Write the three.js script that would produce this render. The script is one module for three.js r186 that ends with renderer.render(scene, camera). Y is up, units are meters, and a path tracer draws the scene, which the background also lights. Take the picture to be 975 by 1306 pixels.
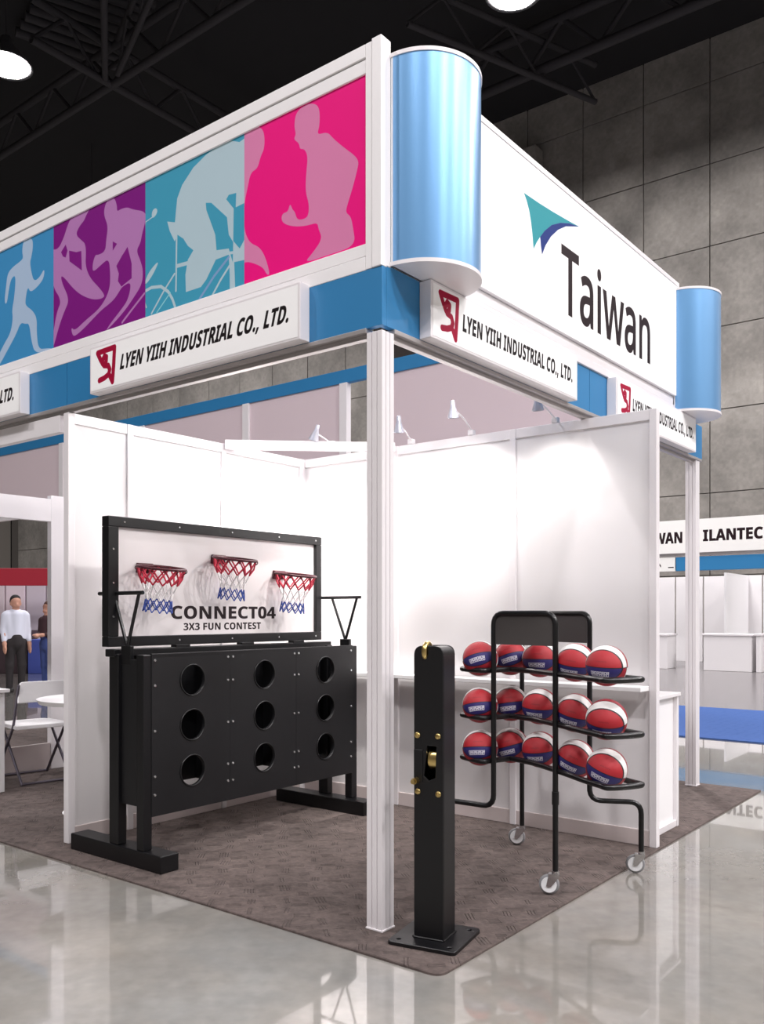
import * as THREE from 'three';
import { RoundedBoxGeometry } from 'three/addons/geometries/RoundedBoxGeometry.js';
import { mergeGeometries } from 'three/addons/utils/BufferGeometryUtils.js';
import { RectAreaLightUniformsLib } from 'three/addons/lights/RectAreaLightUniformsLib.js';
import { MarchingCubes } from 'three/addons/objects/MarchingCubes.js';

// ------------------------------------------------------------------ camera, light, exposure
// World: origin at the foot of the booth's corner post, left facade along -x, right facade along -z.
const F = 1119.4, PX = 487.5, PY = 783, EYE = 1.315, DIST = 3.59;      // focal length and horizon in photo pixels
const FX = -0.615, FZ = -0.7885;                                         // viewing direction on the ground
const scene = new THREE.Scene();
scene.background = new THREE.Color(0x000000);
const camera = new THREE.PerspectiveCamera(2 * Math.atan(653 / F) * 180 / Math.PI, 975 / 1306, 0.05, 200);
camera.position.set(-FX * DIST, EYE, -FZ * DIST);
camera.lookAt(-FX * DIST + FX, EYE, -FZ * DIST + FZ);
camera.setViewOffset(975, 1306, 0, -(PY - 653), 975, 1306);
const renderer = new THREE.WebGLRenderer({ antialias: true });
renderer.toneMapping = THREE.LinearToneMapping;
renderer.toneMappingExposure = 1.27;
renderer.shadowMap.enabled = true;
RectAreaLightUniformsLib.init();
const HALL_LAMP = 260, BOOTH_SPOT = 1.8, LAMP_Y = 15.6;

// ------------------------------------------------------------------ helpers
const V = (x, y, z) => new THREE.Vector3(x, y, z);
const P = (u, v, h) => V(-u, h, -v);                                      // u along the left facade, v along the right one
const CW = (X, Z, h = 0) => V(-FZ * X + FX * (Z - DIST), h, FX * X + FZ * (Z - DIST));   // metres right of and ahead of the viewpoint
const C0 = camera.position.clone();
const rayOf = (px, py) => { const a = (px - PX) / F; return V(FX - FZ * a, (PY - py) / F, FZ + FX * a); };
const hit = (px, py, axis, val) => { const d = rayOf(px, py); return C0.clone().addScaledVector(d, (val - C0[axis]) / d[axis]); };
let seed = 7;
const rnd = () => { seed = (seed * 1664525 + 1013904223) >>> 0; return seed / 4294967296; };
const names = new Map();
const numbered = (n) => { const k = names.get(n) ?? 0; names.set(n, k + 1); return k ? n + '_' + String(k).padStart(3, '0') : n; };
function mesh(name, geo, mat, parent) {
  const m = new THREE.Mesh(Array.isArray(geo) ? merge(geo) : geo, mat); m.name = name; m.castShadow = m.receiveShadow = true; parent.add(m); return m;
}
function merge(list) { return list.length === 1 ? list[0] : mergeGeometries(list.map((g) => { const n = g.index ? g.toNonIndexed() : g.clone(); for (const k of Object.keys(n.attributes)) if (!['position', 'normal', 'uv'].includes(k)) n.deleteAttribute(k); return n; })); }
function tag(o, label, category, group) { o.userData.label = label; o.userData.category = category; if (group) o.userData.group = group; return o; }
function thing(name, label, category, pos = [0, 0, 0], turn = 0, group) {
  const o = new THREE.Group(); o.name = numbered(name); o.position.set(...pos); o.rotation.y = turn; scene.add(o); return tag(o, label, category, group);
}
function single(name, geo, mat, label, category, group) { return tag(mesh(numbered(name), geo, mat, scene), label, category, group); }
function structure(name, geo, mat, label) { const m = geo ? mesh(name, geo, mat, scene) : new THREE.Group(); if (!geo) { m.name = name; scene.add(m); } m.userData.kind = 'structure'; if (label) m.userData.label = label; return m; }
// box from two opposite corners, with a small bevel
function bx(a, b, r = 0.003) {
  const w = Math.abs(a[0] - b[0]), h = Math.abs(a[1] - b[1]), d = Math.abs(a[2] - b[2]);
  const rr = Math.min(r, w * 0.45, h * 0.45, d * 0.45);
  const g = rr > 0 ? new RoundedBoxGeometry(w, h, d, 1, rr) : new THREE.BoxGeometry(w, h, d);
  g.translate((a[0] + b[0]) / 2, (a[1] + b[1]) / 2, (a[2] + b[2]) / 2); return g;
}
const bu = (u0, u1, v0, v1, h0, h1, r) => bx([-u0, h0, -v0], [-u1, h1, -v1], r);
function cyl(a, b, r, r2 = r, seg = 16) {
  const d = b.clone().sub(a), g = new THREE.CylinderGeometry(r2, r, d.length(), seg);
  g.applyQuaternion(new THREE.Quaternion().setFromUnitVectors(V(0, 1, 0), d.clone().normalize())); g.translate((a.x + b.x) / 2, (a.y + b.y) / 2, (a.z + b.z) / 2); return g;
}
const ball = (c, r, s = 12) => new THREE.SphereGeometry(r, s, Math.ceil(s * 0.7)).translate(c.x, c.y, c.z);
function bent(pts, fillet, r, seg = 10) {                                 // a bent tube through corner points
  const path = new THREE.CurvePath(); let last = pts[0];
  for (let i = 1; i < pts.length - 1; i++) {
    const p = pts[i], a = pts[i - 1].clone().sub(p), b = pts[i + 1].clone().sub(p), f = Math.min(fillet, a.length() * 0.48, b.length() * 0.48);
    const s = p.clone().addScaledVector(a.normalize(), f), e = p.clone().addScaledVector(b.normalize(), f);
    path.add(new THREE.LineCurve3(last, s)); path.add(new THREE.QuadraticBezierCurve3(s, p.clone(), e)); last = e;
  }
  path.add(new THREE.LineCurve3(last, pts[pts.length - 1]));
  const L = path.getLength();
  return merge([new THREE.TubeGeometry(path, Math.max(8, Math.ceil(L / 0.02)), r, seg), ball(pts[0], r * 0.98, 8), ball(pts[pts.length - 1], r * 0.98, 8)]);
}
const smoothTube = (pts, r, n = 40, seg = 8, closed = false) => new THREE.TubeGeometry(new THREE.CatmullRomCurve3(pts, closed, 'centripetal'), n, r, seg, closed);
function canvasTex(w, h, draw) {
  const c = document.createElement('canvas'); c.width = w; c.height = h; draw(c.getContext('2d'), w, h);
  const t = new THREE.CanvasTexture(c); t.colorSpace = THREE.SRGBColorSpace; t.magFilter = THREE.LinearFilter; return t;
}
// tileable value noise, several octaves, 0..1
function noiseField(n, cells, oct, sd) {
  const out = new Float32Array(n * n); let amp = 1, tot = 0, s = sd;
  const r = () => { s = (s * 1664525 + 1013904223) >>> 0; return s / 4294967296; };
  for (let o = 0; o < oct; o++) {
    const c = cells << o, g = new Float32Array(c * c).map(r);
    for (let y = 0; y < n; y++) for (let x = 0; x < n; x++) {
      const fx = x / n * c, fy = y / n * c, ix = fx | 0, iy = fy | 0, a = fx - ix, b = fy - iy, sa = a * a * (3 - 2 * a), sb = b * b * (3 - 2 * b);
      const q = (i, j) => g[((iy + j) % c) * c + (ix + i) % c];
      out[y * n + x] += amp * ((q(0, 0) * (1 - sa) + q(1, 0) * sa) * (1 - sb) + (q(0, 1) * (1 - sa) + q(1, 1) * sa) * sb);
    }
    tot += amp; amp *= 0.55;
  }
  return out.map((x) => x / tot);
}
function dataTex(n, f, srgb = true, rep = 1) {
  const d = new Uint8Array(n * n * 4);
  for (let i = 0; i < n * n; i++) { const c = f(i); d[i * 4] = c[0]; d[i * 4 + 1] = c[1]; d[i * 4 + 2] = c[2]; d[i * 4 + 3] = 255; }
  const t = new THREE.DataTexture(d, n, n); t.wrapS = t.wrapT = THREE.RepeatWrapping; t.magFilter = THREE.LinearFilter; t.repeat.set(rep, rep); if (srgb) t.colorSpace = THREE.SRGBColorSpace; t.needsUpdate = true; return t;
}
const M = (color, rough = 0.5, metal = 0, extra = {}) => new THREE.MeshStandardMaterial({ color, roughness: rough, metalness: metal, ...extra });
const planeUV = (g, sx = 1, sz = 1) => { const p = g.attributes.position, uv = g.attributes.uv; for (let i = 0; i < p.count; i++) uv.setXY(i, p.getX(i) * sx, p.getZ(i) * sz); return g; };
const wallUV = (g) => { const p = g.attributes.position, n = g.attributes.normal, uv = g.attributes.uv; for (let i = 0; i < p.count; i++) uv.setXY(i, Math.abs(n.getX(i)) > 0.6 ? p.getZ(i) : p.getX(i), Math.abs(n.getY(i)) > 0.6 ? p.getZ(i) : p.getY(i)); return g; };

// ------------------------------------------------------------------ materials
const nA = noiseField(512, 4, 6, 11), nB = noiseField(512, 8, 5, 29), nC = noiseField(512, 64, 3, 57);
const concreteMap = dataTex(512, (i) => { const k = 0.86 + 0.22 * (nA[i] - 0.5) + 0.10 * (nC[i] - 0.5), w = nB[i] - 0.5; return [168 * k + 8 * w, 165 * k, 159 * k - 8 * w]; }, true, 1 / 3.1);
const floorRough = dataTex(512, (i) => { const r = 255 * (0.07 + 0.10 * Math.max(0, nB[i] - 0.4)); return [r, r, r]; }, false, 1 / 2.3);
const hallMap = dataTex(512, (i) => { const k = 0.8 + 0.5 * (nA[i] - 0.5) + 0.12 * (nC[i] - 0.5); return [172 * k, 167 * k, 160 * k]; }, true, 1 / 6);
const carpetBump = (() => {
  const n = 1024, c = document.createElement('canvas'); c.width = c.height = n; const g = c.getContext('2d');
  g.fillStyle = '#777'; g.fillRect(0, 0, n, n); g.lineCap = 'round';
  const cells = 10, s = n / cells;
  for (let j = 0; j < cells; j++) for (let i = 0; i < cells; i++) {
    const a = ((i + j) % 2 ? 1 : -1) * Math.PI / 4 + (rnd() - 0.5) * 0.35, k = 2 + Math.floor(rnd() * 3), len = s * (0.35 + 0.4 * rnd());
    const cx = (i + 0.5 + (rnd() - 0.5) * 0.4) * s, cy = (j + 0.5 + (rnd() - 0.5) * 0.4) * s;
    for (let q = 0; q < k; q++) {
      const o = (q - (k - 1) / 2) * s * 0.13, x = cx - Math.sin(a) * o, y = cy + Math.cos(a) * o, dx = Math.cos(a) * len / 2, dy = Math.sin(a) * len / 2;
      for (const [ox, col, w] of [[0, rnd() < 0.6 ? '#080808' : '#333', 8], [7, '#e6e6e6', 5]]) for (const X of [-n, 0, n]) for (const Y of [-n, 0, n]) { g.strokeStyle = col; g.lineWidth = w; g.beginPath(); g.moveTo(x - dx + X, y - dy + ox + Y); g.lineTo(x + dx + X, y + dy + ox + Y); g.stroke(); }
    }
  }
  const im = g.getImageData(0, 0, n, n); for (let i = 0; i < n * n; i++) { const k = (nC[((i / n | 0) % 512) * 512 + (i % n) % 512] - 0.5) * 34; for (let q = 0; q < 3; q++) im.data[i * 4 + q] = Math.max(0, Math.min(255, im.data[i * 4 + q] + k)); }
  g.putImageData(im, 0, 0);
  const t = new THREE.CanvasTexture(c); t.wrapS = t.wrapT = THREE.RepeatWrapping; t.repeat.set(1 / 1.1, 1 / 1.1); t.magFilter = THREE.LinearFilter; return t;
})();
const carpetMap = dataTex(512, (i) => { const k = 0.84 + 0.3 * (nC[i] - 0.5) + 0.22 * (nB[i] - 0.5); return [106 * k, 93 * k, 89 * k]; }, true, 1 / 1.3);
const mat = {
  floor: new THREE.MeshPhysicalMaterial({ color: 0xffffff, map: concreteMap, roughness: 1, roughnessMap: floorRough, clearcoat: 1, clearcoatRoughness: 0.02, specularIntensity: 0.9 }),
  hall: M(0xffffff, 0.9, 0, { map: hallMap }), ceiling: M(0x141317, 0.95), truss: M(0x2a282c, 0.8), hallDark: M(0x2a2422, 0.9), hallSide: M(0x6d6862, 0.9),
  carpet: M(0xffffff, 1, 0, { map: carpetMap, bumpMap: carpetBump, bumpScale: 0.007 }),
  panel: M(0xe9e6e7, 0.42), alu: M(0xebe7e9, 0.38, 0.05), frameWhite: M(0xf4f2f3, 0.4), aluGrey: M(0xb9b4b3, 0.35, 0.5), slot: M(0x77737a, 0.6), base: M(0xcfc3c1, 0.5),
  blue: M(0x2f7db2, 0.42), white: M(0xf4f3f4, 0.4), black: M(0x0b0b0e, 0.38), blackSatin: M(0x0e0e11, 0.45), blackTube: M(0x101012, 0.3), greyPanel: M(0x4a4645, 0.5),
  screw: M(0xd8d8d8, 0.25, 0.9), brass: M(0xd2b878, 0.28, 1), chrome: M(0xd9d9dc, 0.18, 1), wheel: M(0xf0f1f3, 0.4), tyre: M(0x8d8d90, 0.5), dark: M(0x0a0a0c, 0.6),
  rim: M(0x4a1420, 0.4, 0.2), netRed: M(0xc2334a, 0.8), netWhite: M(0xf2eff0, 0.8), netBlue: M(0x39509f, 0.8), steel: M(0x6f6a74, 0.3, 0.8),
};

// ------------------------------------------------------------------ the hall
const HX0 = -46, HX1 = 24, HZ0 = -24, HZ1 = 22, HY = 18.6;
structure('floor', planeUV(bx([HX0, -0.3, HZ0], [HX1, 0, HZ1], 0)), mat.floor, 'polished grey concrete floor of the hall');
structure('ceiling', bx([HX0, HY, HZ0], [HX1, HY + 0.4, HZ1], 0), mat.ceiling, 'black hall ceiling');
structure('wall_left', wallUV(bx([HX0 - 0.4, 0, HZ0], [HX0, HY, HZ1], 0)), mat.hallSide);
structure('wall_right', wallUV(bx([HX1, 0, HZ0], [HX1 + 0.4, HY, HZ1], 0)), mat.hallSide);
structure('wall_front', wallUV(bx([HX0, 0, HZ1], [HX1, HY, HZ1 + 0.4], 0)), mat.hallSide);
{
  const wall = structure('wall_back', null, null, 'tall concrete panel wall of the exhibition hall');
  mesh('backing', bx([HX0, 0, HZ0 - 0.4], [HX1, HY, HZ0 - 0.06], 0), M(0x5c5753, 0.9), wall);
  const pw = 2.05, ph = 2.47;
  for (let j = 0; j * ph < HY - 0.2; j++) for (let i = -22; i < 11; i++) {
    const x = -6.23 + i * pw; if (x < HX0 || x + pw > HX1) continue;
    mesh('panel', wallUV(bx([x + 0.014, j * ph + 0.012, HZ0 - 0.08], [x + pw - 0.014, Math.min(HY, j * ph + ph - 0.012), HZ0 + 0.015 * rnd()], 0.01)), mat.hall, wall);
  }
}
// dark service column on the far wall and the pale pilaster beside it
single('wall_column', wallUV(bx([-18.6, 0, HZ0 + 0.05], [-15.9, HY, HZ0 + 0.7], 0.03)), mat.hallDark, 'dark brown column against the hall wall behind the booth', 'column');
single('wall_column', wallUV(bx([hit(660, 300, 'z', HZ0).x, 0, HZ0 + 0.05], [hit(694, 300, 'z', HZ0).x, 17.0, HZ0 + 0.6], 0.03)), mat.hall, 'pale concrete column on the hall wall, above the white Taiwan sign', 'column');
// roof trusses
function truss(label, a, b, depth = 1.1, r = 0.11) {
  const t = thing('roof_truss', label, 'roof truss');
  const up = V(0, depth, 0), n = Math.max(2, Math.round(a.distanceTo(b) / 2.2)), web = [];
  mesh('bottom_chord', cyl(a, b, r, r, 8), mat.truss, t); mesh('top_chord', cyl(a.clone().add(up), b.clone().add(up), r, r, 8), mat.truss, t);
  for (let i = 0; i < n; i++) { const p = a.clone().lerp(b, i / n), q = a.clone().lerp(b, (i + 0.5) / n), s = a.clone().lerp(b, (i + 1) / n); web.push(cyl(p, q.clone().add(up), r * 0.5, r * 0.5, 6), cyl(q.clone().add(up), s, r * 0.5, r * 0.5, 6)); }
  mesh('web', web, mat.truss, t);
}
const TY = 16.6, ty = (px, py) => hit(px, py, 'y', TY);
truss('dark roof truss crossing above the hall lamp', ty(-40, 225), ty(345, -20));
truss('dark roof truss running down behind the graphic box', ty(40, 50), ty(420, 265));
truss('dark roof truss running up out of the crossing', ty(134, 100), ty(132, -30), 1.0, 0.09);
truss('slim dark roof truss beside the crossing', ty(150, 95), ty(205, -30), 1.0, 0.08);
truss('dark roof truss close to the concrete wall', V(-26, 16.9, HZ0 + 4.2), V(8, 16.9, HZ0 + 4.2), 1.2, 0.14);
truss('dark roof truss above the white Taiwan sign', ty(520, 30), ty(760, 130), 1.1, 0.09);
{
  const deck = thing('ceiling_deck', 'ribbed dark metal roof deck above the trusses', 'roof deck');
  for (let i = 0; i < 9; i++) { const a = hit(20 + i * 6, 40 - i * 10, 'y', HY - 0.25), b = hit(150 + i * 6, 85 - i * 10, 'y', HY - 0.25); mesh('rib', cyl(a, b, 0.14, 0.14, 6), mat.truss, deck); }
}
// high-bay lamps
const lampHousing = M(0x55555a, 0.5, 0.5), lampGlow = M(0xffffff, 0.5, 0, { emissive: 0xfff6f0, emissiveIntensity: 40 });
function hallLamp(p, label) {
  const t = thing('hall_lamp', label, 'lamp', [p.x, p.y, p.z], 0, 'high bay lamps under the hall roof');
  mesh('housing', new THREE.LatheGeometry([[0.0, 0.75], [0.12, 0.75], [0.2, 0.55], [0.62, 0.04], [0.66, 0.0], [0.58, 0.02], [0.18, 0.5], [0, 0.55]].map(([x, y]) => new THREE.Vector2(x, y)), 24), lampHousing, t);
  mesh('cable', cyl(V(0, 0.75, 0), V(0, HY - p.y - 0.03, 0), 0.02, 0.02, 6), mat.truss, t);
  mesh('glowing_lens', new THREE.CylinderGeometry(0.5, 0.56, 0.06, 24).translate(0, 0.03, 0), lampGlow, t);
  const l = new THREE.RectAreaLight(0xfffbfd, HALL_LAMP, 1.1, 1.1); l.position.set(0, -0.03, 0); l.rotation.x = -Math.PI / 2; l.name = 'lamp_light'; t.add(l);
}
const inFrame = [hit(8, 84, 'y', LAMP_Y), hit(655, -8, 'y', LAMP_Y)];
inFrame.forEach((p, i) => hallLamp(p, i ? 'glowing high bay lamp over the Taiwan sign' : 'glowing high bay lamp beside the crossing roof trusses'));
for (const [x, z] of [[-7, 10], [3, 11], [11, 8], [12, 1], [13, -7], [19, 5], [20, -4], [20, -13], [4, -17], [14, -19.5], [-6, -12.5], [-26, -16], [-36, -12]]) hallLamp(V(x, LAMP_Y, z), 'high bay lamp over the aisles around the booth');

// ------------------------------------------------------------------ carpet
{
  const sh = new THREE.Shape(), x1 = 0.42, z1 = 0.2, r = 0.05;            // drawn in x / -z
  sh.moveTo(-7.2, -z1); sh.lineTo(x1 - r, -z1); sh.quadraticCurveTo(x1, -z1, x1, -z1 + r); sh.lineTo(x1, 4.02); sh.lineTo(-7.2, 4.02); sh.closePath();
  const g = new THREE.ExtrudeGeometry(sh, { depth: 0.008, bevelEnabled: true, bevelSize: 0.004, bevelThickness: 0.003, bevelSegments: 1, steps: 1 });
  g.rotateX(-Math.PI / 2); planeUV(g); single('booth_carpet', g, mat.carpet, 'dark brown carpet with embossed dashes under the booth', 'carpet');
}
const CY = 0.011;                                                          // top of the carpet

// ------------------------------------------------------------------ booth frame
function postGeo(s, h0, h1, groove = 0.006) {                              // square post with two slots in each side; corner at (0,0), growing to +u +v
  const k = s, sh = new THREE.Shape(), pts = [], side = [[0, 0], [0.3, 0], [0.3, 1], [0.36, 1], [0.36, 0], [0.64, 0], [0.64, 1], [0.7, 1], [0.7, 0], [1, 0]];
  for (const [t, d] of side) pts.push([t * k, d * groove]); for (const [t, d] of side.slice(1)) pts.push([k - d * groove, t * k]);
  for (const [t, d] of side.slice(1)) pts.push([k - t * k, k - d * groove]); for (const [t, d] of side.slice(1, -1)) pts.push([d * groove, k - t * k]);
  pts.forEach(([a, b], i) => (i ? sh.lineTo(a, b) : sh.moveTo(a, b))); sh.closePath();
  const g = new THREE.ExtrudeGeometry(sh, { depth: h1 - h0, bevelEnabled: false }); g.rotateX(-Math.PI / 2); g.translate(-k, h0, 0); return g;   // x -k..0, z -k..0
}
const H0 = 2.48, H1 = 2.753, H2 = 3.68, S = 0.08;
function booPost(u, v, label, s = S, top = H0 - 0.001) {
  const t = thing('booth_post', label, 'post', [-u, CY, -v]);
  mesh('profile', postGeo(s, 0, top - CY), mat.alu, t); mesh('foot_plate', bx([-s - 0.004, 0, -s - 0.004], [0.004, 0.008, 0.004], 0.002), mat.alu, t); return t;
}
booPost(0, 0, 'white grooved aluminium post at the open corner of the booth, beside the black net post');
booPost(0, 3.86, 'white grooved aluminium post at the far end of the Taiwan facade');
booPost(4.5, 0, 'white grooved aluminium post of the neighbouring stall, in front of the folding chair');
// blue fascia bands
const ULEN = 6.9, VLEN = 4.0;
{
  const t = thing('fascia_band', 'blue fascia band under the coloured athlete graphics', 'fascia');
  for (const [a, b] of [[0, 2.27], [2.275, 4.53], [4.535, ULEN]]) mesh('blue_board', bu(a, b, 0.0, 0.03, H0 + 0.02, H1 - 0.012, 0.001), mat.blue, t);
  mesh('bottom_rail', [bu(S, ULEN, -0.006, 0.055, H0, H0 + 0.02, 0.003), bu(S, ULEN, 0.015, 0.05, H0 - 0.018, H0, 0.003)], mat.aluGrey, t);
  const t2 = thing('fascia_band', 'blue fascia band under the white Taiwan sign', 'fascia');
  for (const [a, b] of [[0.031, 1.98], [1.985, VLEN]]) mesh('blue_board', bu(0, 0.03, a, b, H0 + 0.02, H1 - 0.001, 0.001), mat.blue, t2);
  mesh('bottom_rail', [bu(-0.006, 0.055, S, VLEN - 0.02, H0, H0 + 0.02, 0.003), bu(0.015, 0.05, S, VLEN - 0.02, H0 - 0.018, H0, 0.003)], mat.aluGrey, t2);
}
// ---------- print helpers
const zoomPt = (x0, y0, s) => (p) => [x0 + p[0] / s, y0 + p[1] / s];
function printOn(axis, val, a0, a1, h0, h1, W, H) {                         // photo pixel -> pixel of a print that lies on a facade plane
  return (px) => { const q = hit(px[0], px[1], axis, val), a = axis === 'z' ? q.x : -q.z; return [(a - a0) / (a1 - a0) * W, (h1 - q.y) / (h1 - h0) * H]; };
}
function poly(g, f, pts, col) { g.fillStyle = col; g.beginPath(); pts.forEach((p, i) => { const [x, y] = f(p); i ? g.lineTo(x, y) : g.moveTo(x, y); }); g.closePath(); g.fill(); }
function smooth(g, f, pts, col) {                                          // closed smooth outline through points
  const q = pts.map(f), n = q.length; g.fillStyle = col; g.beginPath();
  for (let i = 0; i < n; i++) { const a = q[i], b = q[(i + 1) % n], m = [(a[0] + b[0]) / 2, (a[1] + b[1]) / 2]; if (!i) { const z = q[n - 1]; g.moveTo((z[0] + a[0]) / 2, (z[1] + a[1]) / 2); } g.quadraticCurveTo(a[0], a[1], m[0], m[1]); }
  g.closePath(); g.fill();
}
function stroke(g, f, pts, col, w) { g.strokeStyle = col; g.lineWidth = w; g.lineCap = g.lineJoin = 'round'; g.beginPath(); pts.forEach((p, i) => { const [x, y] = f(p); i ? g.lineTo(x, y) : g.moveTo(x, y); }); g.stroke(); }
// flat face with its own 0..1 uv; facing 'z' (+z) spans x a0..a1, facing 'x' (+x) spans -z a0..a1
function face(axis, val, a0, a1, h0, h1) {
  const g = new THREE.PlaneGeometry(a1 - a0, h1 - h0);
  if (axis === 'x') { g.rotateY(Math.PI / 2); g.translate(val, (h0 + h1) / 2, -(a0 + a1) / 2); } else g.translate((a0 + a1) / 2, (h0 + h1) / 2, val);
  return g;
}
const printMat = (tex, rough = 0.6) => new THREE.MeshPhysicalMaterial({ color: 0xffffff, map: tex, roughness: rough, specularIntensity: 0.35 });

// ---------- upper box, left: athlete graphics
{
  const t = thing('graphic_box', 'raised white box with magenta, teal, purple and blue athlete silhouettes', 'sign box');
  const g0 = 2.855, g1 = 3.562, zf = -0.012;
  mesh('frame_rail', [bu(0.0865, ULEN, -0.002, 0.05, H1 - 0.012, H1 + 0.045, 0.003), bu(0.0865, ULEN, 0.004, 0.05, H1 + 0.05, g0, 0.003)], mat.frameWhite, t);
  mesh('frame_rail', [bu(0.0865, ULEN, -0.002, 0.05, H2 - 0.055, H2, 0.003), bu(0.0865, ULEN, 0.004, 0.05, g1, H2 - 0.06, 0.003)], mat.frameWhite, t);
  mesh('frame_post', [bu(0.0, 0.05, -0.006, 0.06, H1 - 0.01, H2 + 0.006, 0.003), bu(0.0535, 0.086, -0.002, 0.05, H1 - 0.01, H2, 0.003)], mat.frameWhite, t);
  mesh('back_board', bu(0.05, ULEN, 0.03, 0.05, H1, H2, 0.001), mat.panel, t);
  const pale = { magenta: '#d981ae', teal: '#b1c9d3', purple: '#b279b4', blue: '#a9c0da' };
  const defs = [
    ['magenta', '#ee0480', 0.087, 0.827], ['teal', '#3f9ab8', 0.827, 1.571], ['purple', '#7b127c', 1.571, 2.427], ['blue', '#3d8cc0', 2.427, 3.2], ['plain', '#e2107f', 3.2, 3.95], ['plain', '#4a9fbb', 3.95, 4.7], ['plain', '#861d86', 4.7, 5.5], ['plain', '#3d8cc0', 5.5, ULEN - 0.05]];
  for (const [key, col, u0, u1] of defs) {
    const W = 560, H = 512;
    const tex = canvasTex(W, H, (g) => {
      g.fillStyle = col; g.fillRect(0, 0, W, H);
      const f0 = printOn('z', zf, -u1, -u0, g0, g1, W, H), c = pale[key];
      if (key === 'magenta') {
        const f = (p) => f0(zoomPt(180, 80, 3.145)(p));
        smooth(g, f, [[616, 235], [622, 205], [640, 182], [668, 165], [695, 163], [712, 175], [718, 205], [716, 255], [706, 290], [748, 277], [770, 302], [806, 334], [876, 385], [868, 430], [850, 500], [832, 558], [820, 600], [842, 616], [850, 655], [862, 735], [760, 768], [652, 805], [690, 762], [728, 705], [712, 668], [708, 640], [665, 655], [610, 658], [570, 645], [562, 622], [570, 603], [590, 598], [598, 562], [608, 590], [618, 598], [626, 630], [655, 628], [672, 612], [674, 565], [660, 520], [662, 450], [670, 375], [655, 345], [638, 348], [634, 322], [612, 308], [622, 288], [616, 262]], c);
        smooth(g, f, [[395, 285], [425, 268], [462, 254], [485, 262], [496, 290], [495, 345], [480, 375], [468, 425], [440, 440], [428, 500], [415, 560], [412, 640], [420, 690], [440, 725], [475, 738], [500, 780], [518, 850], [505, 852], [490, 820], [440, 800], [415, 800], [395, 820]], c);
      }
      if (key === 'teal') {
        const f = (p) => f0(zoomPt(180, 80, 3.145)(p)), q = (p) => f0(zoomPt(60, 200, 3.75)(p));
        poly(g, f, [[420, 300], [395, 318], [360, 312], [315, 330], [262, 368], [210, 420], [165, 490], [145, 545], [136, 640], [105, 637], [115, 675], [135, 717], [146, 690], [170, 706], [188, 735], [210, 752], [188, 790], [178, 850], [180, 920], [240, 900], [262, 870], [300, 790], [352, 770], [356, 850], [356, 912], [378, 905], [374, 800], [420, 790], [420, 700], [396, 745], [370, 715], [368, 800], [352, 745], [303, 752], [298, 690], [262, 590], [260, 562], [282, 562], [345, 620], [352, 690], [370, 720], [372, 585], [342, 548], [352, 530], [382, 522], [380, 580], [420, 560]], c);
        stroke(g, f, [[143, 690], [140, 915]], c, 9); stroke(g, f, [[145, 815], [200, 800]], c, 14); stroke(g, f, [[300, 770], [400, 758]], c, 10);
        stroke(g, q, [[465, 645], [500, 625], [545, 620], [580, 645], [600, 680], [612, 715]], c, 12);
        stroke(g, q, [[465, 690], [475, 720]], c, 7); stroke(g, q, [[500, 750], [560, 640], [610, 560]], c, 8); stroke(g, q, [[525, 745], [590, 650]], '#8fd0d8', 5);
        stroke(g, q, [[730, 680], [800, 570], [870, 480]], '#7f9fc9', 10); stroke(g, q, [[790, 665], [830, 590], [880, 510]], c, 9);
        smooth(g, q, [[465, 605], [490, 545], [540, 490], [510, 560], [475, 610]], c);
        smooth(g, q, [[500, 280], [505, 255], [520, 243], [530, 255], [522, 280], [505, 295]], c); stroke(g, q, [[455, 292], [472, 312], [505, 288]], c, 4); stroke(g, q, [[472, 312], [468, 345]], c, 4);
      }
      if (key === 'purple') {
        const f = (p) => f0(zoomPt(0, 230, 5.13)(p));
        smooth(g, f, [[680, 230], [684, 175], [705, 125], [730, 112], [752, 120], [766, 165], [766, 205], [790, 188], [835, 175], [865, 190], [960, 205], [950, 280], [930, 350], [920, 410], [892, 460], [918, 520], [938, 590], [930, 680], [880, 760], [820, 850], [740, 940], [690, 990], [720, 940], [790, 850], [840, 780], [862, 660], [800, 695], [780, 730], [740, 790], [660, 850], [560, 960], [490, 1022], [472, 1010], [466, 960], [490, 985], [560, 915], [640, 850], [690, 780], [720, 700], [722, 600], [712, 510], [660, 555], [606, 605], [606, 545], [625, 485], [640, 490], [690, 465], [695, 390], [708, 300]], c);
        poly(g, f, [[738, 400], [766, 415], [738, 460]], '#7b127c'); poly(g, f, [[762, 560], [795, 500], [835, 435], [862, 545], [862, 640], [795, 695], [772, 660], [778, 610]], '#7b127c');
        smooth(g, f, [[380, 455], [420, 370], [440, 300], [465, 245], [510, 215], [550, 195], [595, 178], [565, 225], [552, 262], [520, 300], [495, 355], [530, 390], [566, 420], [556, 605], [690, 745], [672, 775], [600, 782], [500, 735], [400, 610], [402, 665], [456, 780], [420, 860], [385, 960], [350, 1095], [330, 1105], [350, 990], [372, 860], [404, 785], [340, 690], [330, 450]], c);
        poly(g, f, [[400, 470], [430, 420], [442, 460], [430, 505], [412, 498]], '#7b127c'); poly(g, f, [[452, 460], [500, 470], [532, 462], [536, 590], [455, 530]], '#7b127c');
        stroke(g, f, [[800, 930], [860, 850], [945, 740]], c, 9);
      }
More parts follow.
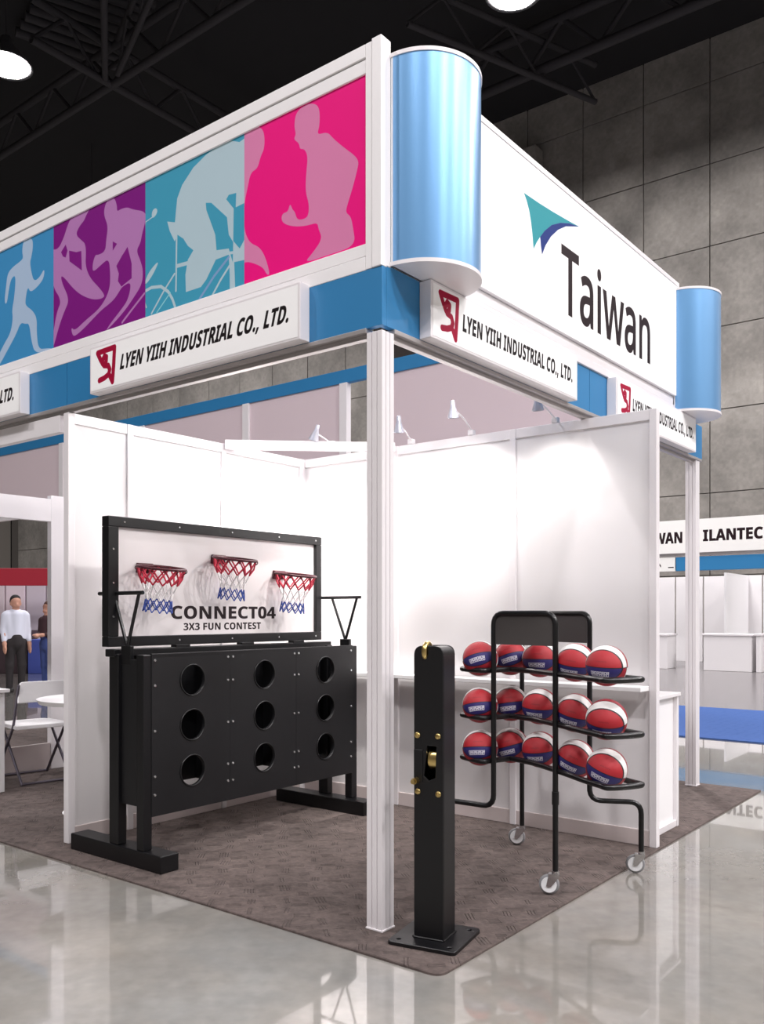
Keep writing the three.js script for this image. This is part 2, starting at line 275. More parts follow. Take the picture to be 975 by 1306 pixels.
      if (key === 'blue') {
        const f = (p) => f0(zoomPt(0, 230, 5.13)(p));
        smooth(g, f, [[145, 470], [150, 410], [170, 380], [192, 374], [214, 388], [216, 440], [205, 505], [196, 535], [205, 600], [222, 662], [260, 635], [288, 578], [292, 610], [275, 665], [200, 740], [182, 690], [165, 790], [170, 822], [212, 850], [242, 900], [240, 1000], [252, 1105], [300, 1100], [330, 1098], [345, 1106], [230, 1138], [205, 1050], [192, 935], [165, 940], [135, 930], [105, 1010], [50, 1110], [5, 1195], [-40, 1260], [-60, 1260], [20, 1080], [70, 1000], [85, 900], [78, 850], [95, 760], [104, 618], [75, 640], [60, 700], [45, 812], [28, 800], [40, 690], [50, 610], [80, 570], [140, 525], [152, 505]], c);
      }
    });
    mesh('graphic_panel', face('z', zf, -u1, -u0, g0, g1), printMat(tex), t);
    mesh('panel_board', bu(u0, u1, 0.0125, 0.03, g0, g1, 0), mat.panel, t);
  }
}
// ---------- upper box, right: Taiwan sign
{
  const t = thing('taiwan_sign_box', 'long white sign box reading Taiwan with a teal sail emblem', 'sign box');
  const v0 = 0.56, v1 = 3.43, xf = 0.022, h0 = 2.866, h1 = 3.645;
  mesh('box', bu(-0.02, 0.06, v0, v1, h0, h1, 0.002), mat.white, t);
  mesh('top_rail', [bu(-0.024, 0.05, v0, v1, h1 + 0.004, H2, 0.003)], mat.alu, t);
  mesh('bottom_rail', [bu(-0.012, 0.05, v0, 3.37, H1, H1 + 0.045, 0.003), bu(-0.002, 0.05, v0, 3.37, H1 + 0.05, h0 - 0.004, 0.003)], mat.alu, t);
  mesh('back_board', bu(0.05, 0.07, v1, VLEN - 0.1, H1, H2, 0.001), mat.panel, t);
  const W = 2040, H = 470, tex = canvasTex(W, H, (g) => {
    g.fillStyle = '#fdfdfd'; g.fillRect(0, 0, W, H);
    const f = (p) => printOn('x', xf, v0, v1, h0, h1, W, H)(zoomPt(650, 230, 4.432)(p));
    poly(g, f, [[82, 70], [170, 130], [250, 180], [350, 238], [395, 262], [340, 243], [290, 240], [240, 252], [200, 285], [174, 320], [155, 350], [137, 388], [130, 300], [122, 230], [112, 170], [98, 115]], '#2b939d');
    poly(g, f, [[395, 262], [340, 243], [290, 240], [240, 252], [200, 285], [174, 320], [178, 365], [185, 420], [205, 368], [235, 318], [275, 280], [320, 260]], '#152f78');
    const a = printOn('x', xf, v0, v1, h0, h1, W, H), m = W / (v1 - v0);
    g.fillStyle = '#1d0a10'; g.font = '300px sans-serif'; const w = g.measureText('Taiwan').width, cap = 0.303 * m;
    g.save(); g.translate((1.575 - v0) * m, (h1 - 2.985) * H / (h1 - h0)); g.scale(1.33 * m / w, cap / (300 * 0.714)); g.fillText('Taiwan', 0, 0); g.strokeStyle = '#1d0a10'; g.lineWidth = 9; g.strokeText('Taiwan', 0, 0); g.restore();
  });
  mesh('sign_face', face('x', xf, v0, v1, h0, h1), printMat(tex, 0.6), t);
}
// ---------- half drums of satin blue sheet metal
const drumMat = new THREE.MeshPhysicalMaterial({ color: 0x70abe0, metalness: 0.5, roughness: 0.34, clearcoat: 1, clearcoatRoughness: 0.32 });
function drum(vc, label) {
  const t = thing('half_drum', label, 'column', [0.003, 0, -vc], 0, 'half drums on the Taiwan facade'), r = 0.244, b = H1, top = 3.632;
  const n = 48, pos = [], nor = [], uv = [], idx = [];
  for (let i = 0; i <= n; i++) { const a = i / n * Math.PI, x = Math.sin(a), z = Math.cos(a); for (const y of [b + 0.012, top - 0.012]) { pos.push(x * r, y, z * r); nor.push(x, 0, z); uv.push(i / n, y); } }
  for (let i = 0; i < n; i++) idx.push(i * 2, i * 2 + 2, i * 2 + 1, i * 2 + 1, i * 2 + 2, i * 2 + 3);
  const g = new THREE.BufferGeometry(); g.setAttribute('position', new THREE.Float32BufferAttribute(pos, 3)); g.setAttribute('normal', new THREE.Float32BufferAttribute(nor, 3)); g.setAttribute('uv', new THREE.Float32BufferAttribute(uv, 2)); g.setIndex(idx);
  mesh('shell', g, drumMat, t);
  const cap = (y0, y1, rr) => new THREE.CylinderGeometry(rr, rr, y1 - y0, 40, 1, false, 0, Math.PI).translate(0, (y0 + y1) / 2, 0);
  mesh('rim', cap(b, b + 0.016, r + 0.004), mat.alu, t); mesh('rim', cap(top - 0.016, top, r + 0.004), mat.alu, t);
  mesh('back_plate', bx([0.0, b, -r], [0.01, top, r], 0.001), mat.panel, t);
}
drum(0.3, 'glossy blue half drum at the corner between the magenta graphic and the Taiwan sign');
drum(3.62, 'glossy blue half drum at the far end of the Taiwan sign');
// ---------- company name signs
function signTex(len, hgt, shear, cut) {
  const m = 640, W = Math.round(len * m), H = Math.round(hgt * m);
  return canvasTex(W, H, (g) => {
    g.fillStyle = '#fdfdfd'; g.fillRect(0, 0, W, H);
    const k = len / 1.6, f = ([x, y]) => [(0.045 * k + (x - 100) / 145 * 0.2 * k) * m, (hgt / 2 - 0.1 + (y - 160) / 248 * 0.2) * m];
    const col = '#a00434', lw = 0.031 * m * k;
    stroke(g, f, [[150, 262], [132, 225], [114, 180], [228, 174], [222, 290], [214, 394], [196, 350]], col, lw);
    stroke(g, f, [[148, 236], [160, 212], [174, 222], [172, 250], [158, 274], [186, 282], [196, 310], [188, 340], [160, 356], [126, 364]], col, lw);
    g.fillStyle = '#120a0c'; g.font = 'bold 200px sans-serif'; const s = 'LYEN YIIH INDUSTRIAL CO., LTD.', w = g.measureText(s).width;
    g.save(); g.translate(0.262 * k * m, (hgt / 2 + 0.036) * m); g.transform(1, 0, -shear, 1, 0, 0); g.scale(1.28 * k * m / w, 0.074 * m / (200 * 0.714)); g.fillText(s, 0, 0); g.lineWidth = 7; g.strokeStyle = '#120a0c'; g.strokeText(s, 0, 0); g.restore();
  });
}
function companySign(axis, a0, a1, label, shear) {                         // a0..a1 along u (left facade) or v (right facade)
  const t = thing('company_sign', label, 'sign', [0, 0, 0], 0, 'white company name signs on the blue fascia'), h0 = 2.5015, h1 = 2.751, d = 0.062, e = 0.012;
  const tex = signTex(a1 - a0 - 2 * e, h1 - h0 - 2 * e, shear);
  if (axis === 'z') { mesh('case', bx([-a1, h0, 0.0005], [-a0, h1, d], 0.004), mat.alu, t); mesh('sign_face', face('z', d + 0.0015, -a1 + e, -a0 - e, h0 + e, h1 - e), printMat(tex), t); }
  else { mesh('case', bx([0.0005, h0, -a1], [d, h1, -a0], 0.004), mat.alu, t); mesh('sign_face', face('x', d + 0.0015, a0 + e, a1 - e, h0 + e, h1 - e), printMat(tex), t); }
}
companySign('z', 0.40, 1.955, 'white company name sign below the purple and teal graphics', 0.28);
companySign('z', 2.66, 4.26, 'white company name sign below the blue runner graphic', 0.28);
companySign('x', 0.262, 1.69, 'white company name sign on the fascia below the blue corner drum', 0.08);
companySign('x', 2.225, 3.675, 'white company name sign partly hidden behind the end of the back partition', 0.08);

// ------------------------------------------------------------------ partition walls
function partition(t, along, at, from, to, seams, thick = 0.04, frontSide = 1) {
  // along 'v' : wall plane at u = at ; along 'u' : wall plane at v = at
  const B = (a, b, d0, d1, h0, h1, r) => (along === 'v' ? bu(at + d0, at + d1, a, b, h0, h1, r) : bu(a, b, at + d0, at + d1, h0, h1, r));
  const s = [from, ...seams, to], w = 0.042, hT = H0 - 0.02;
  s.forEach((p) => mesh('upright', [B(p - w / 2, p + w / 2, -0.004, thick + 0.004, CY, hT, 0.003)], mat.alu, t));
  for (let i = 0; i + 1 < s.length; i++) {
    const a = s[i] + w / 2, b = s[i + 1] - w / 2;
    mesh('panel', B(a, b, 0.012, thick - 0.012, 0.1, hT - 0.06, 0), mat.panel, t);
    mesh('top_rail', B(a, b, 0, thick, hT - 0.06, hT, 0.003), mat.alu, t);
    mesh('skirting', B(a, b, 0.002, thick - 0.002, CY, 0.1, 0.003), mat.base, t);
  }
}
const UW = 2.26, VW = 1.96;
partition(thing('partition_wall', 'white panel partition behind the black hoop game', 'partition wall'), 'v', UW, 0.02, VW - 0.03, [0.42, 1.17]);
partition(thing('partition_wall', 'white panel partition with a narrow ledge behind the ball rack', 'partition wall'), 'u', VW, -0.39, UW + 0.02, [0.5, 1.41]);
{
  const t = thing('wall_ledge', 'narrow white ledge along the partition behind the ball rack', 'shelf');
  mesh('board', bu(-0.37, UW - 0.02, VW - 0.13, VW - 0.006, 0.885, 0.912, 0.004), mat.white, t);
}
// corner brace bar between the two partitions
{
  const a = P(UW - 0.01, 1.17, H0 - 0.04), b = P(1.41, VW - 0.01, H0 - 0.04), t = thing('corner_brace', 'white bar bridging the corner of the two partitions', 'bar');
  const d = b.clone().sub(a), L = d.length(), g = new RoundedBoxGeometry(L, 0.06, 0.05, 1, 0.004); g.rotateY(Math.atan2(-d.z, d.x)); const c = a.clone().lerp(b, 0.5); g.translate(c.x, c.y + 0.012, c.z); mesh('bar', g, mat.alu, t);
}
// far side of the raised box, seen from inside
{
  const t = thing('rear_box_frame', 'far side of the raised box with a blue cap, seen over the partitions', 'sign box'), v = VLEN;
  mesh('blue_cap', bu(0.1, 13, v, v + 0.06, 3.675, 3.81, 0.003), mat.blue, t);
  mesh('bottom_rail', bu(0.1, 13, v, v + 0.06, H1 - 0.05, H1 + 0.02, 0.003), mat.alu, t);
  for (const [a, b] of [[0.1, 3.02], [3.66, 5.02], [5.1, 6.9], [6.98, 8.7], [8.78, 10.6], [10.68, 13]]) mesh('panel', bu(a, b, v + 0.015, v + 0.04, H1 + 0.02, 3.675, 0), M(0xd9c8ce, 0.5), t);
  for (const u of [3.62, 5.06, 6.94, 8.74, 10.64]) mesh('upright', bu(u - 0.05, u + 0.05, v - 0.01, v + 0.06, CY, 3.675, 0.003), mat.alu, t);
}

// ------------------------------------------------------------------ arm spotlights on the partitions
const bulbMat = M(0xffffff, 0.4, 0, { emissive: 0xffffff, emissiveIntensity: 8 });
function armLight(base, head, aim, label, power = BOOTH_SPOT) {
  const t = thing('arm_spotlight', label, 'lamp', [base.x, base.y, base.z], 0, 'pale arm spotlights on the partitions');
  const h = head.clone().sub(base), dir = aim.clone().sub(head).normalize();
  mesh('clamp', bx([-0.02, -0.018, -0.02], [0.02, 0.018, 0.02], 0.005), mat.alu, t);
  mesh('arm', smoothTube([V(0, 0.01, 0), V(h.x * 0.15, h.y * 0.45, h.z * 0.15), V(h.x * 0.5, h.y * 0.9, h.z * 0.5), V(h.x, h.y, h.z)], 0.005, 20), mat.alu, t);
  const q = new THREE.Quaternion().setFromUnitVectors(V(0, -1, 0), dir);
  const shade = new THREE.LatheGeometry([[0, 0.06], [0.018, 0.058], [0.022, 0.02], [0.048, -0.05], [0.05, -0.056], [0.044, -0.052], [0.016, 0.0], [0, 0.0]].map(([x, y]) => new THREE.Vector2(x, y)), 18); shade.scale(0.7, 0.9, 0.7); shade.applyQuaternion(q); shade.translate(h.x, h.y, h.z); mesh('shade', shade, M(0xc9c9d4, 0.3, 0.6), t);
  const bl = new THREE.SphereGeometry(0.016, 10, 8).translate(0, -0.026, 0); bl.applyQuaternion(q); bl.translate(h.x, h.y, h.z); mesh('bulb', bl, bulbMat, t);
  const l = new THREE.SpotLight(0xfffaf6, power, 0, 1.05, 0.6, 2); l.name = 'spot_beam'; l.position.copy(h).addScaledVector(dir, 0.06); l.target.position.copy(h).addScaledVector(dir, 1); l.castShadow = true; l.shadow.radius = 1.6; t.add(l, l.target);
}
const topY = H0 - 0.0;
for (const [bp, hp, label, pw] of [[525, [509, 541], 'pale arm spotlight just right of the corner post', 3.2], [602, [578, 522], 'pale arm spotlight above the middle of the back partition', 1.6], [709, [686, 512], 'pale arm spotlight close under the right fascia', 1.0]]) {
  const b = hit(bp, 560, 'z', -VW - 0.02), head = hit(hp[0], hp[1], 'z', -VW + 0.36);
  armLight(V(b.x, topY, -VW - 0.02), head, V(b.x - 0.05, 1.5, -VW), label, pw);
}
{ const head = hit(403, 552, 'z', -VW + 0.55); armLight(hit(424, 566, 'y', H0 + 0.012), head, V(-2.2, 1.5, -1.5), 'pale arm spotlight on the corner brace bar', 8); }

for (const [v, aim, label] of [[0.75, [UW, 0.75, 1.5], 'added unseen arm spotlight inside the right fascia, closer to the corner post'], [1.35, [UW, 1.25, 1.4], 'added unseen arm spotlight inside the right fascia, closer to the back partition']])
  armLight(P(0.05, v, 2.68), P(0.26, v, 2.725), P(...aim), label, 2.6);  // unseen pair behind the fascia, added to brighten the left partition

// ------------------------------------------------------------------ hoop game
{
  const t = thing('hoop_game', 'black three-hoop basketball game cabinet with nine round holes', 'game', [-1.5, CY, 0]);
  const B = (u0, u1, v0, v1, h0, h1, r) => { const g = bu(u0, u1, v0, v1, h0 - CY, h1 - CY, r); g.translate(1.5, 0, 0); return g; };
  const L = (u, v, h) => V(1.5 - u, h - CY, -v);
  const v0 = 0, v1 = 1.61, hb = 0.271, ht = 1.108;
  for (const [a, b] of [[-0.055, 0.06], [1.55, 1.665]]) mesh('foot_beam', B(1.36, 2.15, a, b, CY, 0.1, 0.006), mat.black, t);
  for (const [u0, u1] of [[1.505, 1.565], [1.72, 1.80]]) for (const [a, b] of [[-0.05, 0.005], [1.605, 1.66]]) mesh('leg', B(u0, u1, a, b, 0.1, ht - 0.003, 0.006), mat.black, t);
  const holes = [0.96, 0.72, 0.475];
  for (let c = 0; c < 3; c++) {
    const a = v0 + c * (v1 / 3), sh = new THREE.Shape(); const w = v1 / 3 - 0.003;
    sh.moveTo(0, 0); sh.lineTo(w, 0); sh.lineTo(w, ht - hb); sh.lineTo(0, ht - hb); sh.closePath();
    for (const h of holes) { const p = new THREE.Path(); p.absarc(w / 2, h - hb, 0.081, 0, Math.PI * 2, true); sh.holes.push(p); }
    const g = new THREE.ExtrudeGeometry(sh, { depth: 0.014, bevelEnabled: true, bevelSize: 0.0015, bevelThickness: 0.0015, bevelSegments: 1, curveSegments: 28 });
    g.rotateY(Math.PI / 2); g.translate(0.0, hb - CY, -a); const m = mesh('front_panel', g, mat.blackSatin, t); m.position.x = -0.016;
    for (const h of [1.075, 0.945, 0.71, 0.475, 0.38]) for (const s of [0.017, w - 0.017]) mesh('screw', new THREE.CylinderGeometry(0.006, 0.0075, 0.005, 10).rotateZ(-Math.PI / 2).translate(0.0185, h - CY, -(a + s)), mat.screw, m);
    for (const h of holes) mesh('hole_rim', new THREE.TorusGeometry(0.083, 0.004, 6, 32).rotateY(Math.PI / 2).translate(0.017, h - CY, -(a + w / 2)), mat.black, m);
  }
  for (const [a, b] of [[-0.03, -0.018], [1.628, 1.64]]) mesh('side_panel', B(1.566, 1.72, a, b, 0.318, ht - 0.03, 0.002), mat.blackSatin, t);
  mesh('back_panel', B(1.785, 1.797, 0, v1, 0.362, ht - 0.02, 0.002), mat.blackSatin, t);
  mesh('top_frame', [B(1.5, 1.53, v0, v1, ht - 0.02, ht, 0.003), B(1.74, 1.82, -0.06, v1 + 0.06, ht - 0.02, ht + 0.02, 0.004)], mat.black, t);
  for (const v of [0.35, 0.85, 1.3]) mesh('hinge', B(1.74, 1.79, v, v + 0.1, ht + 0.018, 1.142, 0.002), mat.black, t);
  for (let c = 1; c < 3; c++) mesh('divider', B(1.53, 1.785, c * v1 / 3 - 0.006, c * v1 / 3 + 0.006, hb + 0.09, ht - 0.02, 0.001), mat.blackSatin, t);
  // backboard
  const b0 = -0.07, b1 = 1.61, y0 = 1.14, y1 = 1.835, uF = 1.775, uB = 1.835, f = 0.055;
  const board = mesh('backboard', B(1.80, 1.812, b0 + 0.02, b1 - 0.02, y0 + 0.02, y1 - 0.02, 0), M(0xe4dfe0, 0.35), t);
  mesh('frame_rail', B(uF, uB, b0, b1, y1 - f, y1, 0.004), mat.black, t); mesh('frame_rail', B(uF, uB, b0, b1, y0, y0 + f, 0.004), mat.black, t);
  mesh('frame_stile', B(uF, uB, b0, b0 + f + 0.01, y0 + f, y1 - f, 0.004), mat.black, t); mesh('frame_stile', B(uF, uB, b1 - f, b1, y0 + f, y1 - f, 0.004), mat.black, t);
  for (const v of [0.03, 0.4, 0.8, 1.2, 1.55]) for (const h of [y1 - f / 2, y0 + f / 2]) mesh('frame_screw', new THREE.CylinderGeometry(0.005, 0.006, 0.004, 8).rotateZ(-Math.PI / 2).translate(1.5 - uF + 0.001, h - CY, -v), mat.screw, t);
  for (const h of [1.3, 1.48, 1.66]) for (const v of [b0 + 0.03]) mesh('frame_screw', new THREE.CylinderGeometry(0.005, 0.006, 0.004, 8).rotateZ(-Math.PI / 2).translate(1.5 - uF + 0.001, h - CY, -v), mat.screw, t);
  {
    const W = 2048, H = Math.round(2048 * (y1 - y0 - 2 * f) / (b1 - b0 - 2 * f - 0.01)), a0 = b0 + f + 0.01, a1 = b1 - f;
    const tex = canvasTex(W, H, (g) => {
      g.fillStyle = '#e4dfe0'; g.fillRect(0, 0, W, H);
      const at = printOn('x', -1.7985, a0, a1, y0 + f, y1 - f, W, H);
      for (const [s, pa, pb, cap, col] of [['CONNECT04', [217, 791.5], [352, 786.5], 0.072, '#2a2124'], ['3X3 FUN CONTEST', [234, 804], [333, 801.5], 0.04, '#2a2124']]) {
        const A = at(pa), Bq = at(pb), y = (A[1] + Bq[1]) / 2; g.fillStyle = col; g.strokeStyle = col; g.font = 'bold 200px sans-serif'; const w = g.measureText(s).width, m = W / (a1 - a0);
        g.save(); g.translate(A[0], y); g.scale((Bq[0] - A[0]) / w, cap * m / 143); g.lineWidth = 5; g.fillText(s, 0, 0); g.strokeText(s, 0, 0); g.restore();
      }
    });
    const fg = face('x', 0, a0, a1, y0 + f - CY, y1 - f - CY); fg.translate(1.5 - 1.7985, 0, 0); mesh('board_print', fg, printMat(tex, 0.6), board);
  }
  // hoops
  [[0.169, 1.563], [0.70, 1.637], [1.213, 1.563]].forEach(([v, h]) => {
    const uc = 1.64, R = 0.128, c = V(0, 0, 0), hc = L(uc, v, h);
    const rim = mesh('hoop', new THREE.TorusGeometry(R, 0.0075, 8, 40).rotateX(Math.PI / 2).translate(c.x, c.y, c.z), mat.rim, t);
    mesh('bracket', [bx([c.x - R - 0.03, c.y - 0.045, c.z - 0.05], [c.x - R - 0.006, c.y + 0.01, c.z + 0.05], 0.004), bx([c.x - R - 0.02, c.y - 0.012, c.z - 0.035], [c.x - R + 0.02, c.y + 0.002, c.z + 0.035], 0.003)], mat.rim, rim);
    const n = 12, rows = [[0, R * 0.98], [0.045, R * 0.9], [0.085, R * 0.75], [0.13, R * 0.58], [0.17, R * 0.55], [0.205, R * 0.58], [0.235, R * 0.62]], cols = [[], [], []];
    for (let j = 0; j + 1 < rows.length; j++) for (let i = 0; i < n; i++) for (const s of [0.5, -0.5]) {
      const a = (i + (j % 2) / 2) / n * Math.PI * 2, b = (i + (j % 2) / 2 + s) / n * Math.PI * 2;
      const p = V(c.x + Math.cos(a) * rows[j][1], c.y - rows[j][0] - 0.004, c.z + Math.sin(a) * rows[j][1]), q = V(c.x + Math.cos(b) * rows[j + 1][1], c.y - rows[j + 1][0] - 0.004, c.z + Math.sin(b) * rows[j + 1][1]);
      cols[j < 2 ? 0 : j < 4 ? 1 : 2].push(cyl(p, q, j < 2 ? 0.0055 : 0.0035, j < 2 ? 0.0045 : 0.0035, 5));
    }
    mesh('red_net', cols[0], mat.netRed, rim); mesh('white_net', cols[1], mat.netWhite, rim); mesh('blue_net', cols[2], mat.netBlue, rim);
    const hooks = []; for (let i = 0; i < n; i++) { const a = i / n * Math.PI * 2; hooks.push(new THREE.TorusGeometry(0.01, 0.0025, 5, 10).rotateY(-a).translate(c.x + Math.cos(a) * R, c.y - 0.01, c.z + Math.sin(a) * R)); }
    mesh('net_hooks', hooks, mat.rim, rim); rim.position.copy(hc); rim.rotation.z = -0.14;
  });
  // side guard arms
  for (const v of [-0.02, 1.63]) {
    const h = 1.425;
    const arm = mesh('side_arm', cyl(L(1.93 - (v > 1 ? 0.1 : 0), v, h), L(1.55 - (v > 1 ? 0.1 : 0), v, h), 0.011, 0.011, 10), mat.blackTube, t), o = v > 1 ? 0.1 : 0;
    mesh('brace', [cyl(L(1.80 - o, v, h), L(1.68 - o, v, ht + 0.03), 0.009, 0.009, 8), cyl(L(1.58 - o, v, h), L(1.68 - o, v, ht + 0.03), 0.009, 0.009, 8), bx([1.5 - 1.72 + o, ht - 0.06 - CY, -v - 0.012], [1.5 - 1.64 + o, ht + 0.04 - CY, -v + 0.012], 0.003)], mat.blackTube, arm);
  }
}

// ------------------------------------------------------------------ net post
{
  const c = CW(0.212, 3.53), t = thing('net_post', 'black square net post with brass pulley, bolted base plate', 'net post', [c.x, CY, c.z], 0);
  // local x = along the left face of the column (to the right), local z towards the viewer's right side face
  t.rotation.y = 0.2;
  const s = 0.064, top = 1.175;
  const pl = new THREE.Shape(), q = 0.143, rr = 0.02; pl.moveTo(-q + rr, -q); pl.lineTo(q - rr, -q); pl.quadraticCurveTo(q, -q, q, -q + rr); pl.lineTo(q, q - rr); pl.quadraticCurveTo(q, q, q - rr, q); pl.lineTo(-q + rr, q); pl.quadraticCurveTo(-q, q, -q, q - rr); pl.lineTo(-q, -q + rr); pl.quadraticCurveTo(-q, -q, -q + rr, -q);
  for (const [a, b] of [[-1, -1], [1, -1], [1, 1], [-1, 1]]) { const h = new THREE.Path(); h.absarc(a * (q - 0.035), b * (q - 0.035), 0.011, 0, Math.PI * 2, true); pl.holes.push(h); }
  mesh('base_plate', new THREE.ExtrudeGeometry(pl, { depth: 0.012, bevelEnabled: true, bevelSize: 0.002, bevelThickness: 0.002, bevelSegments: 1 }).rotateX(-Math.PI / 2).translate(0, 0.002, 0), mat.black, t);
  mesh('weld', [-1, 1].flatMap((k) => [cyl(V(-s, 0.018, k * s), V(s, 0.018, k * s), 0.006, 0.006, 6), cyl(V(k * s, 0.018, -s), V(k * s, 0.018, s), 0.006, 0.006, 6)]), mat.black, t);
  // column profile seen from the front (+z): rounded top corners, pulley slot and window; front wall, back wall and two side walls
  const outline = (hole) => {
    const sh = new THREE.Shape(), R = 0.035; sh.moveTo(-s + 0.004, 0.016); sh.lineTo(s - 0.004, 0.016); sh.lineTo(s - 0.004, top - R); sh.quadraticCurveTo(s - 0.004, top, s - R - 0.004, top);
    if (hole) { sh.lineTo(0.0, top); sh.lineTo(0.0, top - 0.03); sh.absarc(-0.016, top - 0.03, 0.016, 0, -Math.PI, true); sh.lineTo(-0.032, top); }
    sh.lineTo(-s + R + 0.004, top); sh.quadraticCurveTo(-s + 0.004, top, -s + 0.004, top - R); sh.closePath();
    if (hole) { const w = new THREE.Path(); w.moveTo(-0.022, 0.66); w.lineTo(-0.008, 0.65 + 0.155 - 0.02); w.lineTo(0.03, 0.805 - 0.02); w.lineTo(0.036, 0.78); w.lineTo(0.032, 0.655); w.lineTo(0.0, 0.64); w.closePath(); sh.holes.push(w); }
    return sh;
  };
  const ex = (sh, d) => new THREE.ExtrudeGeometry(sh, { depth: d, bevelEnabled: true, bevelSize: 0.003, bevelThickness: 0.003, bevelSegments: 2, curveSegments: 10 });
  mesh('column_face', ex(outline(true), 0.006).translate(0, 0, s - 0.009), mat.black, t);
  mesh('column_face', ex(outline(false), 0.006).translate(0, 0, -s + 0.003), mat.black, t);
  for (const k of [-1, 1]) mesh('column_side', bx([k * (s - 0.008), 0.016, -s + 0.006], [k * (s + 0.0005), top - 0.034, s - 0.006], 0.003), mat.black, t);
  mesh('top_cap', [bx([0.004, top - 0.012, -s + 0.008], [s - 0.036, top, s - 0.008], 0.002), bx([-s + 0.036, top - 0.012, -s + 0.008], [-0.034, top, s - 0.008], 0.001), ...[-1, 1].map((k) => { const g = new THREE.CylinderGeometry(0.035, 0.035, 2 * s - 0.016, 16, 1, true, 0, Math.PI / 2); g.rotateX(Math.PI / 2); if (k < 0) g.rotateY(Math.PI); g.rotateZ(k > 0 ? Math.PI / 2 : 0); return g.translate(k * (s - 0.035), top - 0.035, 0); })], mat.black, t);
  const pul = mesh('pulley', new THREE.TorusGeometry(0.03, 0.012, 10, 28).rotateY(Math.PI / 2).translate(-0.016, top - 0.02, s - 0.028), mat.brass, t);
  mesh('pulley_web', new THREE.CylinderGeometry(0.028, 0.028, 0.012, 24).rotateZ(Math.PI / 2).translate(-0.016, top - 0.02, s - 0.028), mat.brass, pul);
  mesh('winch_drum', new THREE.CylinderGeometry(0.045, 0.045, 0.034, 24).rotateZ(Math.PI / 2).translate(0.012, 0.725, s - 0.052), mat.brass, t);
  mesh('lock_plate', bx([-0.062, 0.635, s - 0.002], [-0.024, 0.765, s + 0.004], 0.002), mat.black, t);
  for (const [x, y] of [[-0.047, 0.822], [0.041, 0.822], [-0.045, 0.598], [0.043, 0.594]]) mesh('brass_screw', [new THREE.SphereGeometry(0.0125, 12, 8).scale(1, 1, 0.55).translate(x, y, s + 0.002), new THREE.CylinderGeometry(0.004, 0.004, 0.004, 6).rotateX(Math.PI / 2).translate(x, y, s + 0.009)], mat.brass, t);
  const kn = mesh('crank_stub', cyl(V(-0.05, 0.642, s), V(-0.05, 0.642, s + 0.03), 0.014, 0.013, 8), mat.brass, t); mesh('crank_tip', cyl(V(-0.05, 0.642, s + 0.03), V(-0.05, 0.642, s + 0.042), 0.01, 0.009, 12), mat.brass, kn);
}

// ------------------------------------------------------------------ ball rack
const BR = 0.09, trayH = [1.035, 0.80, 0.585], ballDots = [[0.497, 4.44], [0.663, 4.52], [0.79, 4.385], [0.904, 4.10], [0.983, 3.84]];
const railPath = (() => {
  const c = new THREE.CatmullRomCurve3([[0.455, 4.415], ...ballDots, [1.03, 3.72]].map(([X, Z]) => CW(X, Z)), false, 'centripetal'), near = [], far = [], N = 60;
  for (let i = 0; i <= N; i++) { const p = c.getPoint(i / N), d = c.getTangent(i / N), n = V(d.z, 0, -d.x); if (n.dot(C0.clone().setY(0).sub(p)) < 0) n.negate(); near.push(p.clone().addScaledVector(n, 0.088)); far.push(p.clone().addScaledVector(n, -0.088)); }
  return { near, far };
})();
const pxOf = (p) => { const d = p.clone().sub(C0), X = -FZ * d.x + FX * d.z, Z = FX * d.x + FZ * d.z; return PX + X / Z * F; };
